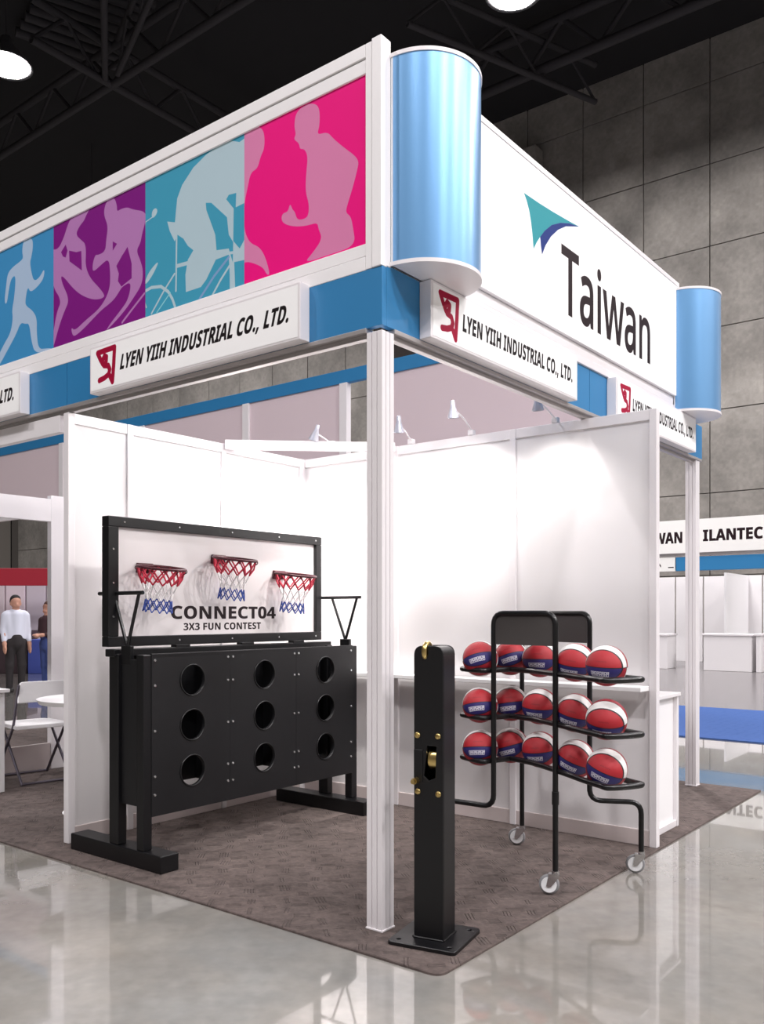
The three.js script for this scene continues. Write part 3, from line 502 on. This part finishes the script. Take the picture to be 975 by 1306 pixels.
{
  const base = CW(0.80, 4.3), t = thing('ball_rack', 'black tubular ball rack on casters with three tiers of basketballs', 'rack', [base.x, 0, base.z]);
  const loc = (p, h) => V(p.x - base.x, h, p.z - base.z), TR = 0.0135;
  const pick = (list, px) => list.reduce((a, b) => (Math.abs(pxOf(b) - px) < Math.abs(pxOf(a) - px) ? b : a));
  const toCam = (p, d) => p.clone().add(C0.clone().setY(0).sub(p).normalize().multiplyScalar(d));
  const A = toCam(pick(railPath.near, 630), 0.026), Bp = toCam(pick(railPath.near, 710), 0.026), Ca = CW(0.79, 4.95), D = CW(1.065, 4.50), Df = CW(1.315, 4.45), Af = CW(0.315, 4.52);
  const topH = 1.318, low = 0.36, c0 = CY + 0.1, cD = 0.1;
  mesh('front_loop', bent([loc(Af, c0), loc(Af, low), loc(A, low), loc(A, topH), loc(Bp, topH), loc(Bp, c0)], 0.06, TR), mat.blackTube, t);
  mesh('rear_loop', bent([loc(Df, cD), loc(Df, low), loc(D, low), loc(D, topH), loc(Ca, topH), loc(Ca, c0)], 0.06, TR), mat.blackTube, t);
  for (const [p, q] of [[A, Bp], [Ca, D]]) {
    const a = loc(p, 0), b = loc(q, 0), d = b.clone().sub(a), L = d.length(), sh = new THREE.Shape(), y0 = 1.165, y1 = topH, r = 0.04;
    sh.moveTo(0, y0); sh.lineTo(L, y0); sh.lineTo(L, y1 - r); sh.quadraticCurveTo(L, y1, L - r, y1); sh.lineTo(r, y1); sh.quadraticCurveTo(0, y1, 0, y1 - r); sh.closePath();
    const g = new THREE.ExtrudeGeometry(sh, { depth: 0.004, bevelEnabled: false }).translate(0, 0, -0.002).rotateY(Math.atan2(-d.z, d.x)).translate(a.x, 0, a.z); mesh('sheet_panel', g, mat.greyPanel, t);
  }
  mesh('leg_joint', [cyl(loc(Bp, 0.43), loc(Bp, 0.49), TR + 0.003, TR + 0.003, 12)], mat.blackTube, t); mesh('leg_joint', [cyl(loc(Ca, 0.50), loc(Ca, 0.56), TR + 0.003, TR + 0.003, 12)], mat.blackTube, t);
  for (const h of trayH) {
    const { near, far } = railPath, loop = [...near.filter((_, i) => i % 4 === 0), ...far.filter((_, i) => i % 4 === 0).reverse()].map((p) => loc(p, h));
    const tray = mesh('tray_rail', smoothTube(loop, TR, 200, 10, true), mat.blackTube, t);
    const fC = pick(far, pxOf(Ca)), fD = pick(far, pxOf(D));
    mesh('tray_strut', [cyl(loc(fC, h), loc(Ca, h), 0.008, 0.008, 8), cyl(loc(fD, h), loc(D, h), 0.008, 0.008, 8), cyl(loc(pick(near, 630), h), loc(A, h), 0.012, 0.012, 8), cyl(loc(pick(near, 710), h), loc(Bp, h), 0.012, 0.012, 8)], mat.blackTube, tray);
  }
  for (const [p, g0] of [[Af, CY], [Bp, CY], [Ca, CY], [Df, 0]]) {
    const o = loc(p, g0), wc = V(o.x - 0.026, g0 + 0.048, o.z + 0.012), ax = V(0.35, 0, 0.94).normalize();
    const fork = mesh('caster', [cyl(V(o.x, g0 + 0.088, o.z), V(o.x, g0 + 0.112, o.z), 0.017, 0.017, 14), ...[-1, 1].map((k) => { const sh = new THREE.Shape(); sh.moveTo(-0.012, -0.006); sh.lineTo(0.0, 0.05); sh.lineTo(0.045, 0.055); sh.lineTo(0.048, 0.04); sh.lineTo(0.012, -0.006); sh.quadraticCurveTo(0, -0.014, -0.012, -0.006); sh.closePath(); const e = new THREE.ExtrudeGeometry(sh, { depth: 0.003, bevelEnabled: false }).translate(0, 0, k * 0.017 - 0.0015); e.rotateY(Math.atan2(ax.x, ax.z)); return e.translate(wc.x, wc.y, wc.z); }), new THREE.BoxGeometry(0.05, 0.004, 0.036).rotateY(Math.atan2(ax.x, ax.z)).translate(wc.x + 0.02, g0 + 0.097, wc.z - 0.008)], mat.chrome, t);
    mesh('wheel', [cyl(wc.clone().addScaledVector(ax, -0.0135), wc.clone().addScaledVector(ax, 0.0135), 0.036, 0.036, 24)], mat.wheel, fork);
    mesh('tyre', new THREE.TorusGeometry(0.038, 0.01, 8, 24).rotateY(Math.atan2(ax.x, ax.z)).translate(wc.x, wc.y, wc.z), mat.tyre, fork);
  }
}
// basketballs: eight-panel print
const ballTex = (() => {
  const W = 1024, H = 512;
  return canvasTex(W, H, (g) => {
    const im = g.createImageData(W, H);
    for (let j = 0; j < H; j++) for (let i = 0; i < W; i++) {
      const ph = (i + 0.5) / W * Math.PI * 2, th = (j + 0.5) / H * Math.PI, x = -Math.cos(ph) * Math.sin(th), y = Math.cos(th), z = Math.sin(ph) * Math.sin(th);
      const e = Math.hypot(x / 0.9, y / (y > 0 ? 0.82 : 0.64)), far = e;
      let c, edge = 9;
      const lens = z > 0 ? e - 1 : 1, back = z < 0 ? far - 1 : 1;
      const split = y >= 0;
      if (lens < 0) c = split ? [172, 28, 40] : [40, 34, 104];
      else if (back < 0) c = split ? [40, 34, 104] : [172, 28, 40];
      else c = split ? (z > 0.05 ? [236, 234, 232] : [160, 34, 50]) : (z > 0.05 ? [165, 30, 46] : [236, 234, 232]);
      edge = Math.min(Math.abs(lens) * 0.7, Math.abs(back) * 0.7, Math.abs(y), (lens > 0 && back > 0) ? Math.abs(z - 0.05) : 9);
      if (edge < 0.017) c = [26, 20, 26];
      const o = (j * W + i) * 4; im.data[o] = c[0]; im.data[o + 1] = c[1]; im.data[o + 2] = c[2]; im.data[o + 3] = 255;
    }
    g.putImageData(im, 0, 0);
    // worn block print on the blue panel and a fine script line on the red one
    g.strokeStyle = '#e9e6ec'; g.fillStyle = '#e9e6ec'; g.lineWidth = 5;
    for (let k = 0; k < 8; k++) { const x = 168 + k * 20, y = 290; g.strokeRect(x, y, 13, 38); if (k % 2) g.fillRect(x + 3, y + 8, 7, 10); else g.fillRect(x + 2, y + 18, 9, 6); }
    g.strokeStyle = '#7b1420'; g.lineWidth = 3; g.beginPath(); for (let k = 0; k < 40; k++) { const x = 215 + k * 2.2, y = 208 + Math.sin(k * 0.9) * 5; k ? g.lineTo(x, y) : g.moveTo(x, y); } g.stroke();
  });
})();
const ballBump = dataTex(256, (i) => { const x = (i % 256), y = i >> 8, k = 128 + 80 * Math.sin(x * 0.785) * Math.sin(y * 0.785); return [k, k, k]; }, false, 6);
const ballMat = M(0xffffff, 0.45, 0, { map: ballTex, bumpMap: ballBump, bumpScale: 0.0005 }), ballGeo = new THREE.SphereGeometry(BR, 48, 32);
{
  const tier = ['top', 'middle', 'bottom'], place = ['at the row end beside the net post', 'second from the net post', 'in the middle of its row', 'second from the row end away from the net post', 'at the row end away from the net post'];
  const yaw = [[-0.3, -0.25, -0.35, -0.55, -0.6], [-0.3, -0.3, -0.5, -0.55, -0.5], [-0.25, -0.4, -0.5, -0.5, -0.5]], pit = [[-0.4, -0.35, -0.1, 0.12, 0.0], [-0.3, -0.2, 0.05, 0.08, 0.28], [-0.25, -0.1, 0.05, 0.0, 0.0]], rol = [[0.28, 0.3, 0.0, -0.15, -0.05], [0.15, 0.15, -0.05, -0.25, -0.1], [0.06, 0.3, 0.1, -0.4, -0.38]];
  const toward = Math.atan2(-FX, -FZ);
  for (let j = 0; j < 3; j++) for (let i = 0; i < 5; i++) {
    const p = CW(...ballDots[i]), m = mesh(numbered('basketball'), ballGeo, ballMat, scene);
    m.position.set(p.x, trayH[j] + 0.0535, p.z); m.rotation.order = 'YXZ'; m.rotation.set(pit[j][i] + 0.05, toward + yaw[j][i] + (i - 1) * 0.02, rol[j][i]);
    tag(m, `basketball on the ${tier[j]} tier, ${place[i]}`, 'basketball', 'basketballs on the rack');
  }
}

// ------------------------------------------------------------------ right stall: white display counter
{
  const t = thing('display_counter', 'white framed display counter behind the end of the partition', 'counter', [0, CY, 0]), B = (a, b, c, d, e, f, r) => bu(a, b, c, d, e, f, r);
  mesh('body', B(-0.3, 0.15, 2.04, 2.53, 0.02, 0.8, 0.002), mat.white, t); mesh('top', B(-0.335, 0.16, 2.02, 2.57, 0.8, 0.822, 0.003), mat.panel, t);
  for (const [a, b] of [[2.03, 2.06], [2.53, 2.56]]) mesh('corner_upright', B(-0.325, -0.295, a, b, 0, 0.8, 0.003), mat.alu, t);
  mesh('bottom_rail', B(-0.32, -0.3, 2.06, 2.53, 0.0, 0.04, 0.003), mat.alu, t);
}
// ------------------------------------------------------------------ left stall
{
  const t = thing('stall_doorway', 'white framed doorway at the side of the neighbouring stall', 'doorway', [0, CY, 0]), u = 4.53;
  mesh('upright', bu(u, u + 0.06, 1.28, 1.46, 0, 2.30, 0.003), mat.alu, t); mesh('upright', bu(u, u + 0.05, 0.09, 0.14, 0, 2.27, 0.003), mat.alu, t);
  mesh('header', bu(u, u + 0.05, 0.14, 1.28, 2.08, 2.27, 0.003), mat.alu, t); mesh('kick_panel', bu(u + 0.01, u + 0.035, 0.14, 1.28, 0.0, 0.22, 0.002), mat.base, t);
}
{
  const t = thing('header_beam', 'white beam under the fascia of the neighbouring stall', 'beam'); mesh('beam', bu(2.36, 4.42, 0.01, 0.05, 2.36, H0 - 0.02, 0.003), mat.alu, t);
}
{ // white counter at the stall front
  const t = thing('stall_counter', 'low white counter at the front of the neighbouring stall', 'counter', [0, CY, 0]);
  mesh('body', bu(3.93, 4.46, 0.32, 0.54, 0.0, 0.73, 0.003), mat.white, t); mesh('top', bu(3.89, 4.49, 0.3, 0.56, 0.73, 0.755, 0.003), mat.panel, t); mesh('corner_upright', bu(3.895, 3.93, 0.305, 0.34, 0, 0.73, 0.003), mat.alu, t);
}
{ // round table
  const t = thing('round_table', 'small white table beside the folding chair', 'table', [-2.86, CY, -0.62]);
  mesh('table_top', new THREE.CylinderGeometry(0.4, 0.385, 0.028, 48).translate(0, 0.735, 0), mat.white, t); mesh('column', cyl(V(0, 0.02, 0), V(0, 0.72, 0), 0.03, 0.03, 14), mat.steel, t); mesh('foot', new THREE.CylinderGeometry(0.1, 0.24, 0.025, 32).translate(0, 0.0125, 0), mat.white, t);
}
{ // folding chair
  const c = P(4.24, 0.95, 0), t = thing('folding_chair', 'white folding chair with grey tube legs beside the round table', 'chair', [c.x, CY, c.z], Math.atan2(-FX, -FZ) + 0.75);
  const seat = new THREE.Shape(); seat.moveTo(-0.2, -0.19); seat.lineTo(0.2, -0.19); seat.quadraticCurveTo(0.21, 0.2, 0.14, 0.2); seat.lineTo(-0.14, 0.2); seat.quadraticCurveTo(-0.21, 0.2, -0.2, -0.19);
  mesh('seat', new THREE.ExtrudeGeometry(seat, { depth: 0.02, bevelEnabled: true, bevelSize: 0.006, bevelThickness: 0.006, bevelSegments: 2 }).rotateX(-Math.PI / 2).translate(0, 0.425, 0), mat.white, t);
  const bk = new THREE.Shape(); bk.moveTo(-0.2, 0); bk.lineTo(0.2, 0); bk.quadraticCurveTo(0.2, 0.15, 0.16, 0.15); bk.lineTo(-0.16, 0.15); bk.quadraticCurveTo(-0.2, 0.15, -0.2, 0);
  mesh('backrest', new THREE.ExtrudeGeometry(bk, { depth: 0.014, bevelEnabled: true, bevelSize: 0.005, bevelThickness: 0.005, bevelSegments: 2 }).rotateX(-0.15).translate(0, 0.63, 0.21), mat.white, t);
  for (const k of [-1, 1]) { mesh('leg', bent([V(k * 0.205, 0.76, 0.235), V(k * 0.205, 0.44, 0.13), V(k * 0.205, 0.0 + 0.012, -0.24)], 0.05, 0.011, 8), mat.steel, t); mesh('leg', bent([V(k * 0.19, 0.43, -0.15), V(k * 0.19, 0.012, 0.26)], 0.02, 0.011, 8), mat.steel, t); }
  mesh('stretcher', [cyl(V(-0.205, 0.015, -0.24), V(0.205, 0.015, -0.24), 0.01, 0.01, 8), cyl(V(-0.19, 0.015, 0.26), V(0.19, 0.015, 0.26), 0.01, 0.01, 8)], mat.steel, t);
}

// ------------------------------------------------------------------ far stand with the ILANTEC header (faces the aisle, parallel to the left facade)
{
  const y0 = 0.0125, z = -17.9, at = (px, py) => hit(px, py, 'z', z), xl = at(760, 700).x, xr = at(1060, 700).x;
  const t = thing('far_stand', 'far white stand with ILANTEC header and blue band', 'stand');
  const yT = at(905, 661).y, yB = at(905, 704).y, bT = at(905, 709).y, bB = at(905, 727).y;
  mesh('header', bx([xl, yB, z - 0.3], [xr, yT, z], 0.01), mat.white, t); mesh('header_lip', bx([xl, yB - 0.06, z - 0.28], [xr, yB, z - 0.02], 0.005), mat.aluGrey, t);
  mesh('blue_band', bx([at(862, 718).x, bB, z - 0.2], [xr, bT, z - 0.03], 0.01), mat.blue, t); mesh('white_band', bx([xl, bB, z - 0.2], [at(861, 718).x, bT, z - 0.03], 0.01), mat.white, t);
  const W = 2048, a0 = at(830, 690).x, a1 = at(990, 690).x, H = Math.round(W * (yT - yB) / (a1 - a0));
  const tex = canvasTex(W, H, (g) => { g.fillStyle = '#f3f2ee'; g.fillRect(0, 0, W, H); const f = printOn('z', z, a0, a1, yB, yT, W, H);
    for (const [s, pa, pb] of [['WAN', [835, 694], [872, 692]], ['ILANTEC', [897, 691], [974, 685]]]) { const A = f(pa), B = f(pb); g.fillStyle = '#241418'; g.font = 'bold 200px sans-serif'; const w = g.measureText(s).width; g.save(); g.translate(A[0], (A[1] + B[1]) / 2); g.scale((B[0] - A[0]) / w, H * 0.32 / 143); g.fillText(s, 0, 0); g.lineWidth = 10; g.strokeStyle = '#241418'; g.strokeText(s, 0, 0); g.restore(); } });
  mesh('header_print', face('z', z + 0.006, a0, a1, yB, yT), printMat(tex), t);
  const tex2 = canvasTex(256, 64, (g) => { g.fillStyle = '#f3f2ee'; g.fillRect(0, 0, 256, 64); g.strokeStyle = '#241418'; g.lineWidth = 9; g.beginPath(); g.moveTo(20, 42); g.lineTo(50, 24); g.lineTo(80, 42); g.stroke(); g.fillStyle = '#241418'; g.fillRect(170, 44, 70, 5); });
  mesh('band_print', face('z', z - 0.022, at(835, 718).x, at(861, 718).x, bB, bT), printMat(tex2), t);
  for (let k = 0; k < 7; k++) { const w = (xr - xl) / 7; mesh('back_panel', bx([xl + k * w + 0.02, y0, z - 3.6], [xl + (k + 1) * w - 0.02, bB, z - 3.55], 0.005), mat.panel, t); }
  mesh('side_panel', bx([at(897, 800).x, y0, z - 3.5], [at(897, 800).x + 0.06, bB, z - 1.6], 0.005), mat.white, t);
  mesh('upright', bx([xl, y0, z - 0.2], [xl + 0.12, bB, z - 0.08], 0.01), mat.alu, t); mesh('upright', bx([xr - 0.12, y0, z - 0.2], [xr, bB, z - 0.08], 0.01), mat.alu, t);
}
for (const [a, b, label] of [[836, 853, 'narrow white counter on the far stand, left of the gap'], [896, 961, 'wide pinkish white counter on the far stand under the blue band'], [963, 972, 'slim bright white counter end on the far stand']]) {
  const z = -17.7, A = hit(a, 830, 'z', z), B = hit(b, 830, 'z', z), h = hit((a + b) / 2, 809, 'z', z).y, t = thing('far_counter', label, 'counter', [A.x, 0.0125, z]);
  mesh('body', bx([0.03, 0, -0.6], [B.x - A.x - 0.03, h - 0.05, 0], 0.01), mat.panel, t); mesh('top', bx([0, h - 0.05, -0.62], [B.x - A.x, h, 0.02], 0.01), mat.alu, t);
}
const flat = (pts, y) => { const sh = new THREE.Shape(); pts.forEach((p, i) => (i ? sh.lineTo(p.x, -p.z) : sh.moveTo(p.x, -p.z))); sh.closePath(); return planeUV(new THREE.ExtrudeGeometry(sh, { depth: y, bevelEnabled: false }).rotateX(-Math.PI / 2)); };
const rectFloor = (x0, x1, z0, z1, y) => flat([V(x0, 0, z0), V(x1, 0, z0), V(x1, 0, z1), V(x0, 0, z1)], y);
{
  const zA = hit(920, 857, 'y', 0).z, zB = hit(920, 904, 'y', 0).z, zC = hit(920, 944, 'y', 0).z;
  single('stand_platform', rectFloor(-26, 8, -23.2, zB, 0.012), M(0x6f6b6c, 0.22), 'glossy grey platform floor under the far white stand', 'platform');
  single('aisle_carpet', rectFloor(-9, 8, zB, zC, 0.012), M(0x30528f, 0.95, 0, { bumpMap: carpetBump, bumpScale: 0.004 }), 'blue carpet strip on the aisle behind the booth', 'carpet');
}
// ------------------------------------------------------------------ far red and white stand seen through the neighbouring stall
{
  const d = 19, q = (px, py) => C0.clone().addScaledVector(rayOf(px, py), d), a = q(-60, 783), b = q(110, 783), dir = b.clone().sub(a), L = dir.length();
  const t = thing('red_banner_stand', 'far pale stand with a red banner behind two visitors', 'stand', [a.x, 0, a.z], Math.atan2(-dir.z, dir.x));
  const yy = (py) => EYE + (PY - py) / F * d;
  mesh('red_banner', bx([0, yy(747), -0.05], [L, yy(725), 0.1], 0.01), M(0xa51f33, 0.6), t);
  const cols = [0xd8cbd2, 0xe3d3dc, 0xcfc6d0, 0xe6dadf]; for (let k = 0; k < 6; k++) mesh('back_panel', bx([k * L / 6 + 0.02, 0, -1.6], [(k + 1) * L / 6 - 0.02, yy(725), -1.5], 0.01), M(cols[k % 4], 0.6), t);
  mesh('dark_counter', bx([0.2, 0, -1.0], [L * 0.5, 0.95, -0.4], 0.01), M(0x3a2a30, 0.6), t); mesh('blue_cloth_table', bx([L * 0.52, 0, -1.0], [L - 0.2, 0.75, -0.3], 0.01), M(0x4050a0, 0.8), t);
  mesh('upright', bx([0, 0, -0.04], [0.1, yy(725), 0.06], 0.01), mat.alu, t); mesh('upright', bx([L - 0.1, 0, -0.04], [L, yy(725), 0.06], 0.01), mat.alu, t);
}
// ------------------------------------------------------------------ two visitors in the distance
function field(bones, box, cell) {                                         // smooth union of tapered capsules, meshed with marching cubes
  const [lo, hi] = box, size = Math.max(hi.x - lo.x, hi.y - lo.y, hi.z - lo.z), n = Math.ceil(size / cell) + 4, mc = new MarchingCubes(n, new THREE.MeshBasicMaterial(), false, false, 200000);
  mc.isolation = 0; const c = lo.clone().add(hi).multiplyScalar(0.5), half = size / 2 * 1.08, p = V(0, 0, 0), pa = V(0, 0, 0);
  for (let k = 0; k < n; k++) for (let j = 0; j < n; j++) for (let i = 0; i < n; i++) {
    p.set(c.x + (i / n * 2 - 1) * half, c.y + (j / n * 2 - 1) * half, c.z + (k / n * 2 - 1) * half); let d = 1e3;
    for (const b of bones) { pa.copy(p).sub(b.a); const h = Math.max(0, Math.min(1, pa.dot(b.ab) / b.l2)), q = pa.addScaledVector(b.ab, -h).length() - (b.ra + (b.rb - b.ra) * h), m = Math.max(0.035 - Math.abs(d - q), 0) / 0.035; d = Math.min(d, q) - m * m * 0.035 / 4; }
    mc.field[i + j * n + k * n * n] = -d;
  }
  mc.update(); const N = mc.count, g = new THREE.BufferGeometry(); g.setAttribute('position', new THREE.BufferAttribute(mc.positionArray.slice(0, N * 3), 3)); g.setAttribute('normal', new THREE.BufferAttribute(mc.normalArray.slice(0, N * 3), 3)); g.setAttribute('uv', new THREE.BufferAttribute(new Float32Array(N * 2), 2));
  g.scale(half, half, half); g.translate(c.x, c.y, c.z); return g;
}
const bone = (a, b, ra, rb) => { const A = V(...a), ab = V(...b).sub(A); return { a: A, ab, l2: Math.max(1e-6, ab.lengthSq()), ra, rb }; };
const bounds = (bones) => { const b = new THREE.Box3(); for (const q of bones) { const r = Math.max(q.ra, q.rb) + 0.05, e = q.a.clone().add(q.ab); for (const p of [q.a, e]) { b.expandByPoint(p.clone().addScalar(r)); b.expandByPoint(p.clone().addScalar(-r)); } } return [b.min, b.max]; };
function person(px, foot, h, turn, label, J, cols) {
  const p = hit(px, foot, 'y', 0), k = h / 1.7, t = thing('person', label, 'person', [p.x, 0.0, p.z], turn); t.scale.setScalar(k);
  const make = (name, bones, m, cell) => mesh(name, field(bones, bounds(bones), cell), m, t);
  const skin = M(0xb98a76, 0.7);
  make('body', [...J.skin, bone([0, 1.5, 0], [0, 1.42, 0], 0.05, 0.06), bone([0, 1.62, 0.01], [0, 1.55, 0.025], 0.088, 0.066), bone([0, 1.575, 0.09], [0, 1.56, 0.108], 0.014, 0.012), bone([0.082, 1.58, 0], [0.086, 1.56, 0], 0.02, 0.014), bone([-0.082, 1.58, 0], [-0.086, 1.56, 0], 0.02, 0.014), bone([-0.03, 1.535, 0.08], [0.03, 1.535, 0.08], 0.012, 0.012), bone([0, 1.4, 0], [0, 1.0, 0], 0.1, 0.11)], skin, 0.016);
  make('shirt', J.shirt, M(cols.shirt, 0.8), 0.016); make('trousers', J.legs, M(cols.legs, 0.85), 0.016); make('hair', J.hair, M(cols.hair, 0.8), 0.012);
  for (const s of J.shoes) mesh('shoe', new RoundedBoxGeometry(0.09, 0.08, 0.25, 2, 0.03).translate(...s), M(0x1a1718, 0.6), t);
  return t;
}
const hand = (s, x, y, z, dx, dy, dz) => [bone([x, y, z], [x + dx * 0.09, y + dy * 0.09, z + dz * 0.09], 0.034, 0.03), ...[-0.03, -0.01, 0.01, 0.03].map((o, i) => bone([x + dx * 0.09 + o * Math.abs(dz), y + dy * 0.09, z + dz * 0.09 + o * Math.abs(dy)], [x + dx * (0.15 + 0.01 * (i % 3)) + o * Math.abs(dz), y + dy * (0.15 + 0.01 * (i % 3)), z + dz * 0.16 + o * Math.abs(dy)], 0.01, 0.008)), bone([x, y, z], [x + dx * 0.05 + s * 0.0, y + dy * 0.07, z + dz * 0.05 + 0.05], 0.013, 0.01)];
person(20, 882, 1.6, 1.3, 'man in pale shirt and dark trousers standing before the red banner stand', {
  skin: [bone([0.2, 1.12, 0], [0.22, 0.88, 0.06], 0.042, 0.03), bone([-0.2, 1.12, 0], [-0.21, 0.88, 0.08], 0.042, 0.03), ...hand(1, 0.22, 0.86, 0.07, 0, -1, 0.2), ...hand(-1, -0.21, 0.86, 0.09, 0, -1, 0.2)],
  shirt: [bone([0, 1.38, -0.01], [0, 0.95, 0], 0.125, 0.125), bone([0.13, 1.38, -0.01], [0.08, 0.98, 0], 0.085, 0.1), bone([-0.13, 1.38, -0.01], [-0.08, 0.98, 0], 0.085, 0.1), bone([0.18, 1.36, -0.01], [0.21, 1.1, -0.01], 0.068, 0.055), bone([-0.18, 1.36, -0.01], [-0.21, 1.1, -0.01], 0.068, 0.055), bone([0.21, 1.1, -0.01], [0.22, 0.92, 0.05], 0.052, 0.042), bone([-0.21, 1.1, -0.01], [-0.21, 0.92, 0.06], 0.052, 0.042)],
  legs: [bone([0, 0.96, 0], [0, 0.88, 0], 0.14, 0.14), bone([0.09, 0.9, 0], [0.1, 0.48, 0.02], 0.1, 0.072), bone([-0.09, 0.9, 0], [-0.1, 0.48, 0.0], 0.1, 0.072), bone([0.1, 0.48, 0.02], [0.1, 0.07, -0.01], 0.07, 0.055), bone([-0.1, 0.48, 0], [-0.1, 0.07, -0.03], 0.07, 0.055)],
  hair: [bone([0, 1.655, -0.02], [0, 1.64, -0.03], 0.092, 0.092), bone([0, 1.56, -0.06], [0, 1.6, -0.05], 0.06, 0.08)], shoes: [[0.1, 0.04, 0.04], [-0.1, 0.04, 0.02]] }, { shirt: 0xd3d6e4, legs: 0x2a2628, hair: 0x1a1517 });
person(61, 880, 1.5, 0.2, 'woman in dark top and blue jeans standing before the red banner stand', {
  skin: [bone([0.2, 1.12, 0.02], [0.08, 1.08, 0.2], 0.04, 0.028), bone([-0.2, 1.12, 0], [-0.06, 1.06, 0.2], 0.04, 0.028), ...hand(1, 0.07, 1.08, 0.21, -0.6, 0, 0.7), ...hand(-1, -0.05, 1.06, 0.21, 0.6, 0, 0.7)],
  shirt: [bone([0, 1.38, 0], [0, 1.0, 0], 0.115, 0.115), bone([0.12, 1.37, 0], [0.07, 1.02, 0], 0.075, 0.09), bone([-0.12, 1.37, 0], [-0.07, 1.02, 0], 0.075, 0.09), bone([0.165, 1.36, 0], [0.2, 1.12, 0.01], 0.062, 0.052), bone([-0.165, 1.36, 0], [-0.2, 1.12, 0], 0.062, 0.052), bone([0.2, 1.12, 0.01], [0.12, 1.09, 0.15], 0.048, 0.04), bone([-0.2, 1.12, 0], [-0.1, 1.07, 0.15], 0.048, 0.04)],
  legs: [bone([0, 0.98, 0], [0, 0.88, 0], 0.135, 0.145), bone([0.085, 0.9, 0], [0.09, 0.48, 0.02], 0.1, 0.068), bone([-0.085, 0.9, 0], [-0.09, 0.48, 0], 0.1, 0.068), bone([0.09, 0.48, 0.02], [0.09, 0.07, 0], 0.066, 0.05), bone([-0.09, 0.48, 0], [-0.09, 0.07, -0.02], 0.066, 0.05)],
  hair: [bone([0, 1.655, -0.02], [0, 1.64, -0.03], 0.095, 0.095), bone([0.05, 1.6, -0.05], [0.06, 1.36, -0.06], 0.07, 0.05), bone([-0.05, 1.6, -0.05], [-0.06, 1.36, -0.06], 0.07, 0.05)], shoes: [[0.09, 0.04, 0.04], [-0.09, 0.04, 0.02]] }, { shirt: 0x3a2227, legs: 0x39487f, hair: 0x5a3f36 });

renderer.render(scene, camera);
